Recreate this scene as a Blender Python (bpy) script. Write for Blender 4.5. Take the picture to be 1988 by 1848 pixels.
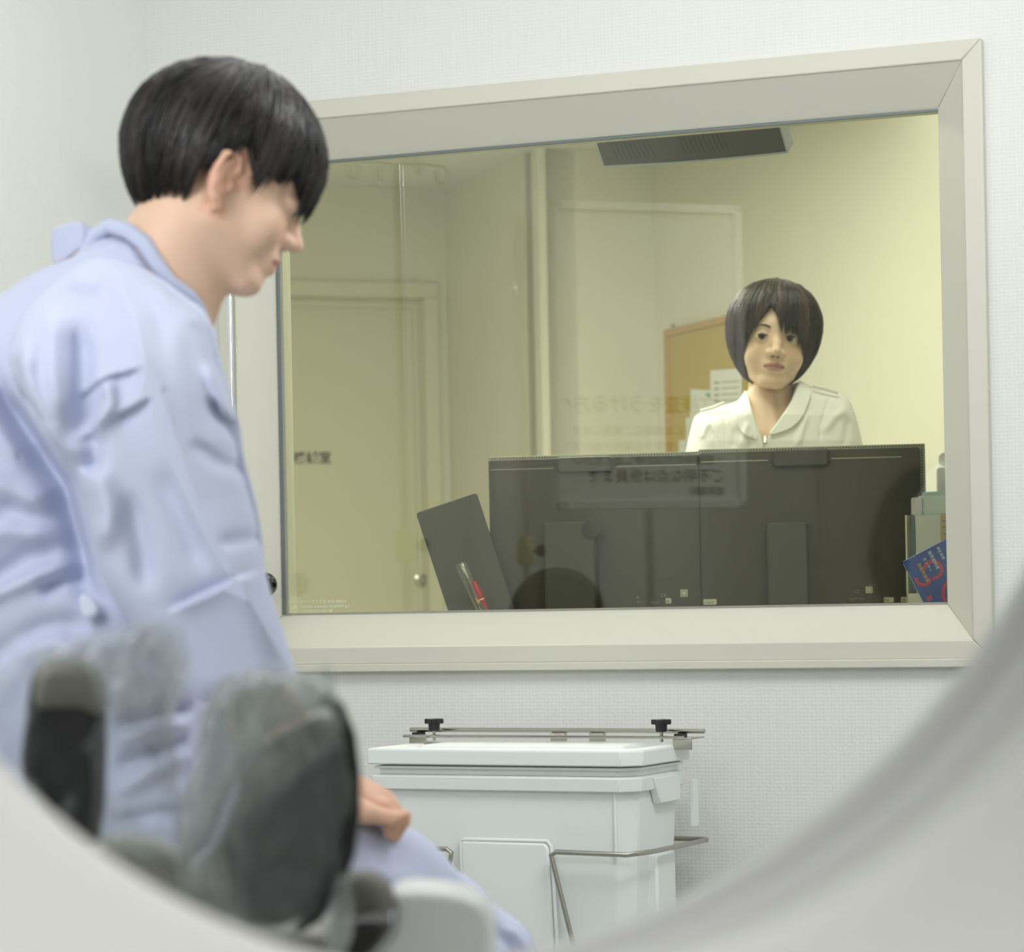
import bpy, math, random
import numpy as np
from mathutils import Matrix, Vector
random.seed(7)
rng = np.random.default_rng(7)
for _o in list(bpy.data.objects):
    bpy.data.objects.remove(_o)
COL = bpy.context.scene.collection
SC = bpy.context.scene

# ------------------------------------------------------------------ camera
F = 5600.0                      # focal length in pixels of the 1988 px wide frame
ROLL = 0.0195
CR, SR = math.cos(ROLL), math.sin(ROLL)
cd = bpy.data.cameras.new('camera')
cd.sensor_width = 36.0
cd.lens = 36.0 * F / 1988.0
cd.shift_y = (1150 - 924) / 1988.0
cd.clip_start = 0.05
cd.dof.use_dof = True
cd.dof.focus_distance = 5.0
cd.dof.aperture_fstop = 6.2
cam = bpy.data.objects.new('camera', cd)
COL.objects.link(cam)
cam.matrix_world = Matrix(((CR, SR, 0, 0), (0, 0, -1, 0), (-SR, CR, 0, 1.0), (0, 0, 0, 1)))
SC.camera = cam

def P(px, py, d):
    """world point that stands at depth d (metres from the lens) on the line of sight of a pixel"""
    a, b = px - 994.0, 1150.0 - py
    return Vector(((a * CR + b * SR) * d / F, d, 1.0 + (-a * SR + b * CR) * d / F))

# ------------------------------------------------------------------ light and exposure
SC.view_settings.view_transform = 'Standard'
SC.view_settings.look = 'None'
SC.view_settings.gamma = 1.0
SC.view_settings.use_curve_mapping = False
SC.view_settings.exposure = 0.13
w = bpy.data.worlds.new('world'); SC.world = w
w.use_nodes = True
w.node_tree.nodes['Background'].inputs[0].default_value = (0.75, 0.8, 0.85, 1)
w.node_tree.nodes['Background'].inputs[1].default_value = 0.3

def area(name, loc, target, sx, sy, power, col):
    l = bpy.data.lights.new(name, 'AREA')
    l.shape = 'RECTANGLE'; l.size = sx; l.size_y = sy; l.energy = power; l.color = col
    o = bpy.data.objects.new(name, l); COL.objects.link(o)
    o.location = loc
    o.rotation_euler = (Vector(target) - Vector(loc)).to_track_quat('-Z', 'Y').to_euler()
    return o
# scanner room: ceiling panels, one large soft lamp to the left, an added fill
area('ceiling_lamp', (-0.4, 4.0, 2.56), (-0.4, 4.0, 0), 1.2, 1.0, 9.5, (0.975, 0.985, 1.0))
area('soft_fill', (0.9, 3.4, 2.45), (-1.3, 4.9, 1.5), 0.8, 0.6, 22, (0.975, 0.985, 1.0))  # added fill from the right that brightens the left wall
area('soft_fill', (-0.93, 2.15, 1.75), (-0.1, 4.0, 1.15), 0.5, 0.9, 11.5, (0.975, 0.985, 1.0))
area('ceiling_lamp', (0.7, 0.2, 2.56), (0.3, 0.5, 0), 1.4, 1.2, 50, (0.975, 0.985, 1.0))
area('ceiling_lamp', (1.8, 2.6, 2.56), (1.8, 2.6, 0), 0.9, 0.9, 6, (0.975, 0.985, 1.0))
# ceiling panels of the control room
area('ceiling_lamp', (0.5, 6.0, 2.33), (0.5, 6.1, 0), 0.9, 0.5, 6.5, (1.0, 1.0, 0.98))
area('ceiling_lamp', (1.0, 7.0, 2.33), (1.0, 7.0, 0), 0.6, 0.6, 1.5, (1.0, 1.0, 0.98))
area('ceiling_lamp', (-0.3, 6.9, 2.33), (-0.3, 6.9, 0), 0.9, 0.6, 34, (1.0, 1.0, 0.98))

# ------------------------------------------------------------------ materials
def rgb(h):
    h = h.lstrip('#')
    v = [int(h[i:i + 2], 16) / 255 for i in (0, 2, 4)]
    return tuple((c / 12.92 if c <= 0.04045 else ((c + 0.055) / 1.055) ** 2.4) for c in v) + (1,)

MATS = {}
def mat(name, col, rough=0.5, metal=0.0, spec=0.5, bump=0.0, bscale=50, var=0.0, coat=0.0, sss=0.0, attr=None, stretch=(1, 1, 1), trans=0.0, alpha=1.0, sheen=0.0):
    if name in MATS: return MATS[name]
    m = bpy.data.materials.new(name); m.use_nodes = True
    nt = m.node_tree; b = nt.nodes['Principled BSDF']
    c = rgb(col) if isinstance(col, str) else col
    b.inputs['Base Color'].default_value = c
    b.inputs['Roughness'].default_value = rough
    b.inputs['Metallic'].default_value = metal
    b.inputs['Specular IOR Level'].default_value = spec
    b.inputs['Coat Weight'].default_value = coat
    b.inputs['Coat Roughness'].default_value = 0.08
    b.inputs['Transmission Weight'].default_value = trans
    b.inputs['Alpha'].default_value = alpha
    b.inputs['Sheen Weight'].default_value = sheen
    if sss:
        b.inputs['Subsurface Weight'].default_value = sss
        b.inputs['Subsurface Radius'].default_value = (0.012, 0.005, 0.003)
        b.inputs['Subsurface Scale'].default_value = 1.0
    tc = nt.nodes.new('ShaderNodeTexCoord'); mp = nt.nodes.new('ShaderNodeMapping')
    mp.inputs['Scale'].default_value = stretch
    nt.links.new(tc.outputs['Object'], mp.inputs['Vector'])
    if bump or var:
        n = nt.nodes.new('ShaderNodeTexNoise'); n.inputs['Scale'].default_value = bscale
        n.inputs['Detail'].default_value = 4
        nt.links.new(mp.outputs['Vector'], n.inputs['Vector'])
        if bump:
            bp = nt.nodes.new('ShaderNodeBump'); bp.inputs['Strength'].default_value = bump
            bp.inputs['Distance'].default_value = 0.002
            nt.links.new(n.outputs['Fac'], bp.inputs['Height']); nt.links.new(bp.outputs['Normal'], b.inputs['Normal'])
        if var and not attr:
            mx = nt.nodes.new('ShaderNodeMix'); mx.data_type = 'RGBA'
            mx.inputs['A'].default_value = tuple(x * (1 - var) for x in c[:3]) + (1,)
            mx.inputs['B'].default_value = tuple(min(1, x * (1 + var)) for x in c[:3]) + (1,)
            nt.links.new(n.outputs['Fac'], mx.inputs['Factor']); nt.links.new(mx.outputs['Result'], b.inputs['Base Color'])
    if attr:
        a = nt.nodes.new('ShaderNodeAttribute'); a.attribute_name = attr
        nt.links.new(a.outputs['Color'], b.inputs['Base Color'])
    MATS[name] = m
    return m

def wallpaper(name, col):
    """painted embossed vinyl: a fine grid of dots in relief"""
    m = mat(name, col, rough=0.75, spec=0.25, var=0.02, bscale=3)
    nt = m.node_tree; b = nt.nodes['Principled BSDF']
    tc = nt.nodes.new('ShaderNodeTexCoord'); v = nt.nodes.new('ShaderNodeTexVoronoi')
    v.inputs['Scale'].default_value = 150; v.inputs['Randomness'].default_value = 0.25
    nt.links.new(tc.outputs['Object'], v.inputs['Vector'])
    bp = nt.nodes.new('ShaderNodeBump'); bp.inputs['Strength'].default_value = 0.35; bp.inputs['Distance'].default_value = 0.002
    nt.links.new(v.outputs['Distance'], bp.inputs['Height']); nt.links.new(bp.outputs['Normal'], b.inputs['Normal'])
    return m

M_WALL = wallpaper('wallpaper', '#E4E5E1')
M_WALLC = wallpaper('wallpaper_control', '#E9E7D8')
M_CEIL = mat('ceiling_paint', '#ECECE6', rough=0.8)
M_FLOOR = mat('vinyl_floor', '#B9BBB4', rough=0.4, var=0.05, bscale=8)
M_TRIM = mat('cream_lacquer', '#D2D1C4', rough=0.45, spec=0.4)
M_BEAD = mat('grey_gasket', '#6D7776', rough=0.4)
M_WHITE = mat('white_plastic', '#EDEFEF', rough=0.35, spec=0.5)
M_STEEL = mat('steel', '#B5B3AA', rough=0.22, metal=1.0)
M_CHROME = mat('chrome', '#E6E7E9', rough=0.07, metal=1.0)
M_BLACK = mat('black_plastic', '#17181B', rough=0.45)
M_MON = mat('monitor_shell', '#35332F', rough=0.5, bump=0.05, bscale=900)
M_MONLT = mat('monitor_rim', '#9C9C90', rough=0.4)
M_TAB = mat('tablet_shell', '#3A3A38', rough=0.5)

def glass_mat(name, tint, f0, rough=0.0):
    m = bpy.data.materials.new(name); m.use_nodes = True
    nt = m.node_tree; nt.nodes.clear()
    out = nt.nodes.new('ShaderNodeOutputMaterial')
    mix = nt.nodes.new('ShaderNodeMixShader'); tr = nt.nodes.new('ShaderNodeBsdfTransparent'); gl = nt.nodes.new('ShaderNodeBsdfGlossy')
    tr.inputs['Color'].default_value = tint; gl.inputs['Roughness'].default_value = rough
    gl.inputs['Color'].default_value = (1, 1, 1, 1)
    g = nt.nodes.new('ShaderNodeNewGeometry')
    dot = nt.nodes.new('ShaderNodeVectorMath'); dot.operation = 'DOT_PRODUCT'
    nt.links.new(g.outputs['Normal'], dot.inputs[0]); nt.links.new(g.outputs['Incoming'], dot.inputs[1])
    ab = nt.nodes.new('ShaderNodeMath'); ab.operation = 'ABSOLUTE'; nt.links.new(dot.outputs['Value'], ab.inputs[0])
    om = nt.nodes.new('ShaderNodeMath'); om.operation = 'SUBTRACT'; om.inputs[0].default_value = 1; nt.links.new(ab.outputs[0], om.inputs[1])
    pw = nt.nodes.new('ShaderNodeMath'); pw.operation = 'POWER'; pw.inputs[1].default_value = 5; nt.links.new(om.outputs[0], pw.inputs[0])
    ma = nt.nodes.new('ShaderNodeMath'); ma.operation = 'MULTIPLY_ADD'; ma.inputs[1].default_value = 1 - f0; ma.inputs[2].default_value = f0
    nt.links.new(pw.outputs[0], ma.inputs[0])
    nt.links.new(ma.outputs[0], mix.inputs[0]); nt.links.new(tr.outputs[0], mix.inputs[1]); nt.links.new(gl.outputs[0], mix.inputs[2])
    nt.links.new(mix.outputs[0], out.inputs['Surface'])
    MATS[name] = m
    return m
M_LEAD = glass_mat('lead_glass', (0.965, 0.975, 0.87, 1), 0.05)

# ------------------------------------------------------------------ builders
WM = {}                                     # world matrices of parents
def link(o, parent=None):
    COL.objects.link(o)
    if parent is not None:
        o.parent = parent
        WM[o] = WM[parent]
    else:
        WM[o] = o.matrix_basis.copy()
    return o
def tag(o, label=None, cat=None, group=None, kind=None):
    if label: o['label'] = label
    if cat: o['category'] = cat
    if group: o['group'] = group
    if kind: o['kind'] = kind
    return o
def thing(name, loc, label=None, cat=None, group=None, kind=None, rotz=0):
    o = bpy.data.objects.new(name, None)
    o.empty_display_size = 0.05
    o.location = loc; o.rotation_euler = (0, 0, rotz)
    COL.objects.link(o)
    WM[o] = Matrix.Translation(Vector(loc)) @ Matrix.Rotation(rotz, 4, 'Z')
    return tag(o, label, cat, group, kind)

def frame(o, x, y, z=(0, 0, 1)):
    x, y, z = Vector(x).normalized(), Vector(y).normalized(), Vector(z).normalized()
    return Matrix(((x.x, y.x, z.x, o[0]), (x.y, y.y, z.y, o[1]), (x.z, y.z, z.z, o[2]), (0, 0, 0, 1)))

class MB:
    def __init__(s, M=None): s.v = []; s.f = []; s.M = M or Matrix()
    def add(s, vs, fs, M=None):
        n = len(s.v); T = s.M @ M if M else s.M
        s.v += [T @ Vector(v) for v in vs]; s.f += [tuple(i + n for i in f) for f in fs]; return s
    def box(s, x0, x1, y0, y1, z0, z1, M=None):
        return s.add([(x, y, z) for x in (x0, x1) for y in (y0, y1) for z in (z0, z1)],
                     [(0, 1, 3, 2), (4, 6, 7, 5), (0, 4, 5, 1), (2, 3, 7, 6), (0, 2, 6, 4), (1, 5, 7, 3)], M)
    def prism(s, poly, a, b, axis='y', M=None, scale_b=1.0, cen=(0, 0)):
        """poly in the plane across axis, from a to b"""
        n = len(poly); vs = []
        for t, sc in ((a, 1.0), (b, scale_b)):
            for (p, q) in poly:
                p2, q2 = cen[0] + (p - cen[0]) * sc, cen[1] + (q - cen[1]) * sc
                vs.append({'x': (t, p2, q2), 'y': (p2, t, q2), 'z': (p2, q2, t)}[axis])
        fs = [tuple(range(n)), tuple(range(2 * n - 1, n - 1, -1))] + [(i, n + i, n + (i + 1) % n, (i + 1) % n) for i in range(n)]
        return s.add(vs, fs, M)
    def tube(s, pts, r, n=10, closed=False, caps=True, M=None):
        pts = [Vector(p) for p in pts]; m = len(pts); rs = r if isinstance(r, (list, tuple)) else [r] * m
        vs = []; up = None
        for i, p in enumerate(pts):
            if closed: t = pts[(i + 1) % m] - pts[i - 1]
            else: t = pts[min(i + 1, m - 1)] - pts[max(i - 1, 0)]
            t = t.normalized() if t.length > 1e-9 else Vector((0, 0, 1))
            if up is None: up = t.orthogonal().normalized()
            up = up - t * up.dot(t)
            up = up.normalized() if up.length > 1e-6 else t.orthogonal().normalized()
            w2 = t.cross(up)
            for k in range(n):
                a = 2 * math.pi * k / n
                vs.append(p + (up * math.cos(a) + w2 * math.sin(a)) * rs[i])
        fs = []
        for i in range(m if closed else m - 1):
            j = (i + 1) % m
            for k in range(n):
                fs.append((i * n + k, i * n + (k + 1) % n, j * n + (k + 1) % n, j * n + k))
        if caps and not closed:
            fs.append(tuple(range(n - 1, -1, -1))); fs.append(tuple((m - 1) * n + k for k in range(n)))
        return s.add(vs, fs, M)
    def lathe(s, prof, n=32, M=None):
        """prof of (radius, height) about local z"""
        vs = [(r * math.cos(2 * math.pi * k / n), r * math.sin(2 * math.pi * k / n), z) for r, z in prof for k in range(n)]
        fs = [(i * n + k, i * n + (k + 1) % n, (i + 1) * n + (k + 1) % n, (i + 1) * n + k) for i in range(len(prof) - 1) for k in range(n)]
        fs += [tuple(range(n - 1, -1, -1)), tuple((len(prof) - 1) * n + k for k in range(n))]
        return s.add(vs, fs, M)
    def build(s, name, m, parent=None, bevel=0.0, smooth=True, seg=2, angle=35):
        me = bpy.data.meshes.new(name)
        inv = WM[parent].inverted() if parent is not None else Matrix()
        me.from_pydata([inv @ v for v in s.v], [], s.f); me.validate()
        me.materials.append(m)
        o = bpy.data.objects.new(name, me)
        import bmesh
        bm = bmesh.new(); bm.from_mesh(me); bmesh.ops.recalc_face_normals(bm, faces=bm.faces); bm.to_mesh(me); bm.free()
        if smooth:
            me.polygons.foreach_set('use_smooth', [True] * len(me.polygons))
            me.set_sharp_from_angle(angle=math.radians(angle))
        link(o, parent)
        if bevel:
            b = o.modifiers.new('bevel', 'BEVEL'); b.width = bevel; b.segments = seg; b.limit_method = 'ANGLE'; b.angle_limit = math.radians(40)
            b.harden_normals = False
        return o

def text(body, name, size, M, m, parent, extrude=0.0004, align='LEFT', shear=0.0, bold=0.0):
    c = bpy.data.curves.new(name, 'FONT'); c.body = body; c.size = size; c.extrude = extrude; c.align_x = align; c.shear = shear
    c.offset = bold; c.resolution_u = 3
    t = bpy.data.objects.new(name, c); COL.objects.link(t)
    dg = bpy.context.evaluated_depsgraph_get()
    me = bpy.data.meshes.new_from_object(t.evaluated_get(dg))
    bpy.data.objects.remove(t)
    inv = WM[parent].inverted() if parent is not None else Matrix()
    me.transform(inv @ M)
    me.materials.clear(); me.materials.append(m)
    o = bpy.data.objects.new(name, me)
    return link(o, parent)

def arc(cx, cy, r, a0, a1, n):
    return [(cx + r * math.cos(math.radians(a0 + (a1 - a0) * i / n)), cy + r * math.sin(math.radians(a0 + (a1 - a0) * i / n))) for i in range(n + 1)]
def rrect(x0, x1, y0, y1, r, n=4):
    return arc(x1 - r, y1 - r, r, 0, 90, n) + arc(x0 + r, y1 - r, r, 90, 180, n) + arc(x0 + r, y0 + r, r, 180, 270, n) + arc(x1 - r, y0 + r, r, 270, 360, n)

# ------------------------------------------------------------------ structure
P0 = Vector((-0.444, 5.6, 0)); DW = Vector((0.921, -0.389, 0)).normalized(); NW = Vector((-DW.y, DW.x, 0))  # NW points into the control room
W = frame(P0, DW, NW)                       # window frame: x along the wall, y through it
L, Z0, Z1 = 1.315, 0.965, 1.838
SX0, SX1 = -0.262, 3.75
o = MB(W).box(SX0, -0.06, -0.05, 0.056, 0, 2.6).box(L + 0.06, SX1, -0.05, 0.056, 0, 2.6).box(-0.06, L + 0.06, -0.05, 0.056, 0, Z0 - 0.062).box(-0.06, L + 0.06, -0.05, 0.056, Z1 + 0.07, 2.6).build('wall_front', M_WALL, smooth=False)
tag(o, kind='structure')
CORNER = W @ Vector((SX0, -0.05, 0))
WL = frame(CORNER, -NW, DW)                 # left wall: x towards the camera, y into the room
o = MB(WL).box(-0.12, 8.0, -0.1, 0.0, 0, 2.6).build('wall_left', M_WALL, smooth=False); tag(o, kind='structure')
LWR = 4.0
o = MB(WL).box(0.0, 8.0, LWR, LWR + 0.1, 0, 2.6).build('wall_right', M_WALL, smooth=False); tag(o, kind='structure')
o = MB(WL).box(8.0, 8.1, -0.1, LWR + 0.1, 0, 2.6).build('wall_back', M_WALL, smooth=False); tag(o, kind='structure')
o = MB(WL).box(-0.12, 8.1, -0.1, LWR + 0.1, 2.6, 2.7).build('ceiling', M_CEIL, smooth=False); tag(o, kind='structure')
o = MB().box(-6, 6, -4, 13, -0.1, 0).build('floor', M_FLOOR, smooth=False); tag(o, kind='structure')

# control room: its walls stand askew to the window wall
BE = math.radians(19.6)
U = Vector((math.cos(BE), math.sin(BE), 0)); V = Vector((-math.sin(BE), math.cos(BE), 0))
d1 = 9.77
C1 = Vector(((878 - 994) / F * d1, d1, 0))
WA = frame(C1, U, V)
HC = 2.37
DX1 = -0.035                                 # right edge of the door frame from the corner
o = MB(WA).box(-3.0, -1.3, 0, 0.12, 0, HC).box(-1.3, DX1, 0, 0.12, 2.05, HC).box(DX1, 0.12, 0, 0.12, 0, HC).build('wall_control_back', M_WALLC, smooth=False); tag(o, kind='structure')
C2 = C1 - V * 0.92
o = MB(frame(C2, V, -U)).box(0, 0.92, -0.12, 0, 0, HC).build('wall_control_side', M_WALLC, smooth=False); tag(o, kind='structure')
o = MB(frame(C2, U, V)).box(-0.004, 0.022, -0.004, 0, 0, HC).box(-0.004, 0, 0, 0.05, 0, HC).build('trim_1', mat('corner_guard', '#F2F1E6', rough=0.4), smooth=False); tag(o, kind='structure')
o = MB(frame(C2, U, V)).box(0, 0.50, 0, 0.12, 0, HC).build('wall_control_pier', M_WALLC, smooth=False); tag(o, kind='structure')
C3 = C2 + U * 0.383
WR = frame(C3, -V, U)                        # x towards the window, the room lies at y < 0
o = MB(WR).box(0, 3.6, 0, 0.12, 0, HC).build('wall_control_right', M_WALLC, smooth=False); tag(o, kind='structure')
o = MB(W).box(SX0 - 2.5, SX1, 0.056, 6.5, HC, HC + 0.1).build('ceiling_control', M_CEIL, smooth=False); tag(o, kind='structure')
o = MB(W).box(SX0 - 2.6, SX0 - 2.5, 0.0, 6.5, 0, HC).build('wall_control_left', M_WALLC, smooth=False); tag(o, kind='structure')
o = MB(W).box(SX0 - 2.6, SX0, 0.0, 0.056, 0, HC).build('wall_control_front', M_WALLC, smooth=False); tag(o, kind='structure')

# window_1: casing > frame, reveal pieces, gasket, pane
win = thing('window_1', W @ Vector((0, 0, Z0)), kind='structure')
a, bq, hh, cw = 0.06, 0.062, 0.07, 0.036
xi0, xi1, zi0, zi1 = -a, L + a, Z0 - bq, Z1 + hh
xo0, xo1, zo0, zo1 = xi0 - cw, xi1 + cw, zi0 - 0.034, zi1 + cw
yf = -0.066
mb = MB(W)
for (p, q, r, s_) in (((xi0, zi0), (xi1, zi0), (xo1, zo0), (xo0, zo0)), ((xi1, zi0), (xi1, zi1), (xo1, zo1), (xo1, zo0)), ((xi1, zi1), (xi0, zi1), (xo0, zo1), (xo1, zo1)), ((xi0, zi1), (xi0, zi0), (xo0, zo0), (xo0, zo1))):
    mb.prism([p, q, r, s_], yf, -0.0495)
mb.build('window_casing', M_TRIM, win, bevel=0.003)
MB(W).box(xo0 - 0.004, xo1 + 0.004, yf - 0.006, -0.0495, zo0 - 0.014, zo0 + 0.001).build('sill_strip', M_TRIM, win, bevel=0.002)
# splayed reveal boards
yb = 0.0
def splay(p, q, P_, Q_):
    # inner edge p-q at the glass, outer edge P_-Q_ at the casing
    mbx = MB(W); t = 0.008
    vs = [(p[0], yb, p[1]), (q[0], yb, q[1]), (Q_[0], yf + 0.004, Q_[1]), (P_[0], yf + 0.004, P_[1])]
    c = Vector((L / 2, 0, (Z0 + Z1) / 2))
    vo = []
    for v in vs:
        vv = Vector(v); out = Vector((1 if vv.x > c.x else -1, 0, 1 if vv.z > c.z else -1)) * t
        vo.append(vv + out * 0.9)
    mbx.add(vs + vo, [(0, 1, 2, 3), (7, 6, 5, 4), (0, 4, 5, 1), (1, 5, 6, 2), (2, 6, 7, 3), (3, 7, 4, 0)])
    return mbx
splay((0, Z0), (L, Z0), (xi0, zi0), (xi1, zi0)).build('window_sill', M_TRIM, win, bevel=0.0012)
splay((L, Z1), (0, Z1), (xi1, zi1), (xi0, zi1)).build('window_head', M_TRIM, win, bevel=0.0012)
splay((0, Z1), (0, Z0), (xi0, zi1), (xi0, zi0)).build('window_jamb', M_TRIM, win, bevel=0.0012)
splay((L, Z0), (L, Z1), (xi1, zi0), (xi1, zi1)).build('window_jamb', M_TRIM, win, bevel=0.0012)
# far reveal (control room side) and gasket
MB(W).box(-0.002, 0.0, 0.010, 0.056, Z0, Z1).box(L, L + 0.002, 0.01, 0.056, Z0, Z1).box(0, L, 0.01, 0.056, Z1, Z1 + 0.002).box(0, L, 0.01, 0.056, Z0 - 0.002, Z0).build('window_frame', M_TRIM, win, smooth=False)
MB(W).box(0.0, 0.007, -0.005, 0.002, Z0, Z1).box(0.0, L, -0.003, 0.002, Z1 - 0.005, Z1).build('gasket', M_BEAD, win, bevel=0.001)
MB(W).box(0.007, 0.011, -0.003, 0.002, Z0, Z1 - 0.005).box(0.0, L, -0.002, 0.002, Z0, Z0 + 0.003).build('gasket_lip', M_MONLT, win)
pane = MB(W).box(0.0, L, 0.002, 0.010, Z0, Z1).build('pane', M_LEAD, win, smooth=False)
tag(pane, 'yellowish green tinted lead glass pane')
# small mirrored maker's print on the pane, bottom left
M_PRINT = mat('white_print', '#D5DDCB', rough=0.6)
MF = Matrix(((-1, 0, 0, 0), (0, 1, 0, 0), (0, 0, 1, 0), (0, 0, 0, 1)))
RX = Matrix.Rotation(math.pi / 2, 4, 'X')
for i, (s_, x, z, sz) in enumerate((('KOBA ON ガラスクリーナー 中性洗剤使用', 0.135, 0.0215, 0.0085), ('LX PREMIUM 2.0mmPb+10×12+1.7Pb-0.1', 0.142, 0.0125, 0.0078), ('■日本電気硝子株式会社', 0.105, 0.0040, 0.0062))):
    text(s_, 'lettering', sz, W @ Matrix.Translation((x, 0.0012, Z0 + z)) @ MF @ RX, M_PRINT, win, extrude=0.0001)

# ---- door at the far end of the control room
door = thing('door_1', WA @ Vector((-0.65, 0, 0)), kind='structure')
M_DOOR = mat('door_paint', '#E3E0C8', rough=0.5)
MB(WA).box(-1.30, DX1, -0.02, 0.06, 2.0, 2.05).box(DX1 - 0.05, DX1, -0.02, 0.06, 0, 2.0).box(-1.30, -1.25, -0.02, 0.06, 0, 2.0).build('door_frame', M_DOOR, door, bevel=0.003)
lf = MB(WA).box(-1.25, DX1 - 0.05, 0.075, 0.11, 0, 2.0).build('door_leaf', M_DOOR, door, smooth=False)
MB(WA).box(-1.25, DX1 - 0.05, 0.06, 0.075, 1.97, 2.0).box(DX1 - 0.065, DX1 - 0.05, 0.06, 0.075, 0, 1.97).build('door_stop', M_DOOR, door)
d = 9.7
def on_plane(px, py, M, y=0.0):
    """where the line of sight of a pixel meets the local plane y of a frame; returns local x, z"""
    a_ = P(px, py, 1.0) - Vector((0, 0, 1)); o_ = Vector((0, 0, 1))
    Mi = M.inverted(); lo = Mi @ o_; ld = Mi.to_3x3() @ a_
    t = (y - lo.y) / ld.y
    q = lo + ld * t
    return q.x, q.z
x, z = on_plane(570, 898, WA, 0.075)
text('機械室', 'lettering', 0.044, WA @ Matrix.Translation((x - 0.0, 0.0745, z)) @ RX, mat('sign_ink', '#3A3B30', rough=0.7), door, extrude=0.0003, bold=0.0008)
x, z = on_plane(818, 1126, WA, 0.075)
MB(WA).lathe([(0.004, 0), (0.024, 0.001), (0.026, 0.006), (0.012, 0.012), (0.011, 0.03), (0.019, 0.036), (0.020, 0.05), (0.014, 0.056), (0.001, 0.057)], 24, Matrix.Translation((x, 0.075, z)) @ Matrix.Rotation(math.pi / 2, 4, 'X')).build('door_knob', M_STEEL, door)
# ------------------------------------------------------------------ things in the control room
def pxframe(px, py, d, yaw=0.0, tilt=0.0):
    """upright frame at a point of the room; yaw turns it about z, tilt leans its top away"""
    return Matrix.Translation(P(px, py, d)) @ Matrix.Rotation(yaw, 4, 'Z') @ Matrix.Rotation(-tilt, 4, 'X')

# desk under the window
dk = thing('desk', W @ Vector((0.65, 0.45, 0)), 'pale desk below the window sill on the control room side', 'desk')
MB(W).box(0.05, 1.45, 0.09, 0.80, 0.775, 0.80).build('worktop', mat('desk_top', '#CFCAB8', rough=0.5), dk, bevel=0.003)
for x in (0.07, 1.39):
    MB(W).box(x, x + 0.04, 0.12, 0.76, 0, 0.775).build('leg', M_MONLT, dk)

def monitor(name, label, x0, x1, ytop, ybot_z, d, yaw, M_, er=0.0105):
    """back of a flat display; x0, x1 pixels of the back edge"""
    a_ = P(x0, ytop, d); wd = (x1 - x0) / F * d / math.cos(yaw) * 1.0
    zt = a_.z
    B = Matrix.Translation(Vector((a_.x, a_.y, 0))) @ Matrix.Rotation(-yaw, 4, 'Z')
    t = thing(name, B @ Vector((wd / 2, 0.05, 0.80)), label, 'monitor')
    z0 = ybot_z; dp = 0.042
    MB(B).prism(rrect(0.002, wd - er, z0, zt - 0.007, 0.004), 0.0, 0.0125).build('back_cover', M_MON, t, bevel=0.0015)
    # vented rim all round
    r = MB(B)
    r.box(0, wd, 0.012, dp, zt - 0.012, zt).box(0, 0.006, 0.012, dp, z0, zt - 0.012).box(wd - 0.014, wd, 0.012, dp, z0, zt - 0.012).box(0.006, wd - 0.006, 0.012, dp, z0, z0 + 0.006)
    r.build('rim', M_MONLT, t, bevel=0.001)
    v = MB(B)
    n = int(wd / 0.0058)
    for i in range(n):
        x = 0.006 + i * (wd - 0.012) / n
        v.box(x, x + 0.0026, 0.0112, 0.0125, zt - 0.0048, zt - 0.0026)
        v.box(x, x + 0.0028, 0.026, 0.030, zt - 0.0005, zt + 0.0006)
    for i in range(int((zt - z0) / 0.0058)):
        z = z0 + 0.004 + i * 0.0058
        v.box(wd - 0.0066, wd - 0.0044, 0.0112, 0.0125, z, z + 0.0026)
    o = v.build('vent', M_BLACK, t, smooth=False); o['kind'] = 'stuff'
    MB(B).box(0.006, wd - 0.006, dp, dp + 0.004, z0, zt).build('screen', mat('screen_glass', '#0E1116', rough=0.1), t)
    return t, B, wd, z0, zt

ML, B, wd, z0, zt = monitor('monitor', 'left of the two wide dark monitor backs, beside the leaning tablet', 946, 1352, 887, 0.86, 5.80, 0.17, M_MON, 0.0005)
# carrying handle block, ridge lines, stand column
MB(B).prism(rrect(0.145, 0.252, zt - 0.036, zt - 0.007, 0.004), -0.016, 0.0).build('handle', M_MON, ML, bevel=0.003)
MB(B).box(0.147, 0.25, -0.0165, 0.0, zt - 0.0072, zt - 0.0055).build('handle_lip', mat('pale_lip', '#D5D5C8', rough=0.35), ML, bevel=0.0006)
for xa, xb in ((0.006, 0.135), (0.262, wd - 0.006)): MB(B).box(xa, xb, -0.0015, 0.0, zt - 0.027, zt - 0.0255).build('ridge', M_MONLT, ML)
MB(B).prism(rrect(0.118, 0.222, 0.82, zt - 0.135, 0.008), -0.045, -0.002).build('stand_column', mat('stand_shell', '#3D3D3A', rough=0.45), ML, bevel=0.005)
MB(B).lathe([(0.001, 0), (0.017, 0.001), (0.018, 0.012), (0.001, 0.013)], 24, Matrix.Translation((0.214, -0.04, zt - 0.152)) @ Matrix.Rotation(math.pi / 2, 4, 'X')).build('hinge_cap', M_BLACK, ML)
MB(B).prism(rrect(0.06, 0.28, -0.10, 0.10, 0.02), 0.80, 0.82, 'z').build('stand_base', M_MON, ML, bevel=0.003)
def labels(B, items, t):
    for (x, z, w_, h_, body, sz) in items:
        if w_:
            MB(B).box(x, x + w_, -0.0007, 0, z, z + h_).build('label', mat('label_white', '#B9BAAA', rough=0.6), t, smooth=False)
            text(body, 'lettering', sz, B @ Matrix.Translation((x + 0.001, -0.0009, z + 0.002)) @ RX, mat('label_ink', '#4A4A44', rough=0.6), t, extrude=0.0001)
        else:
            text(body, 'lettering', sz, B @ Matrix.Translation((x, -0.0006, z)) @ RX, mat('label_print', '#7D7D72', rough=0.6), t, extrude=0.0001)
zl = z0
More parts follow.
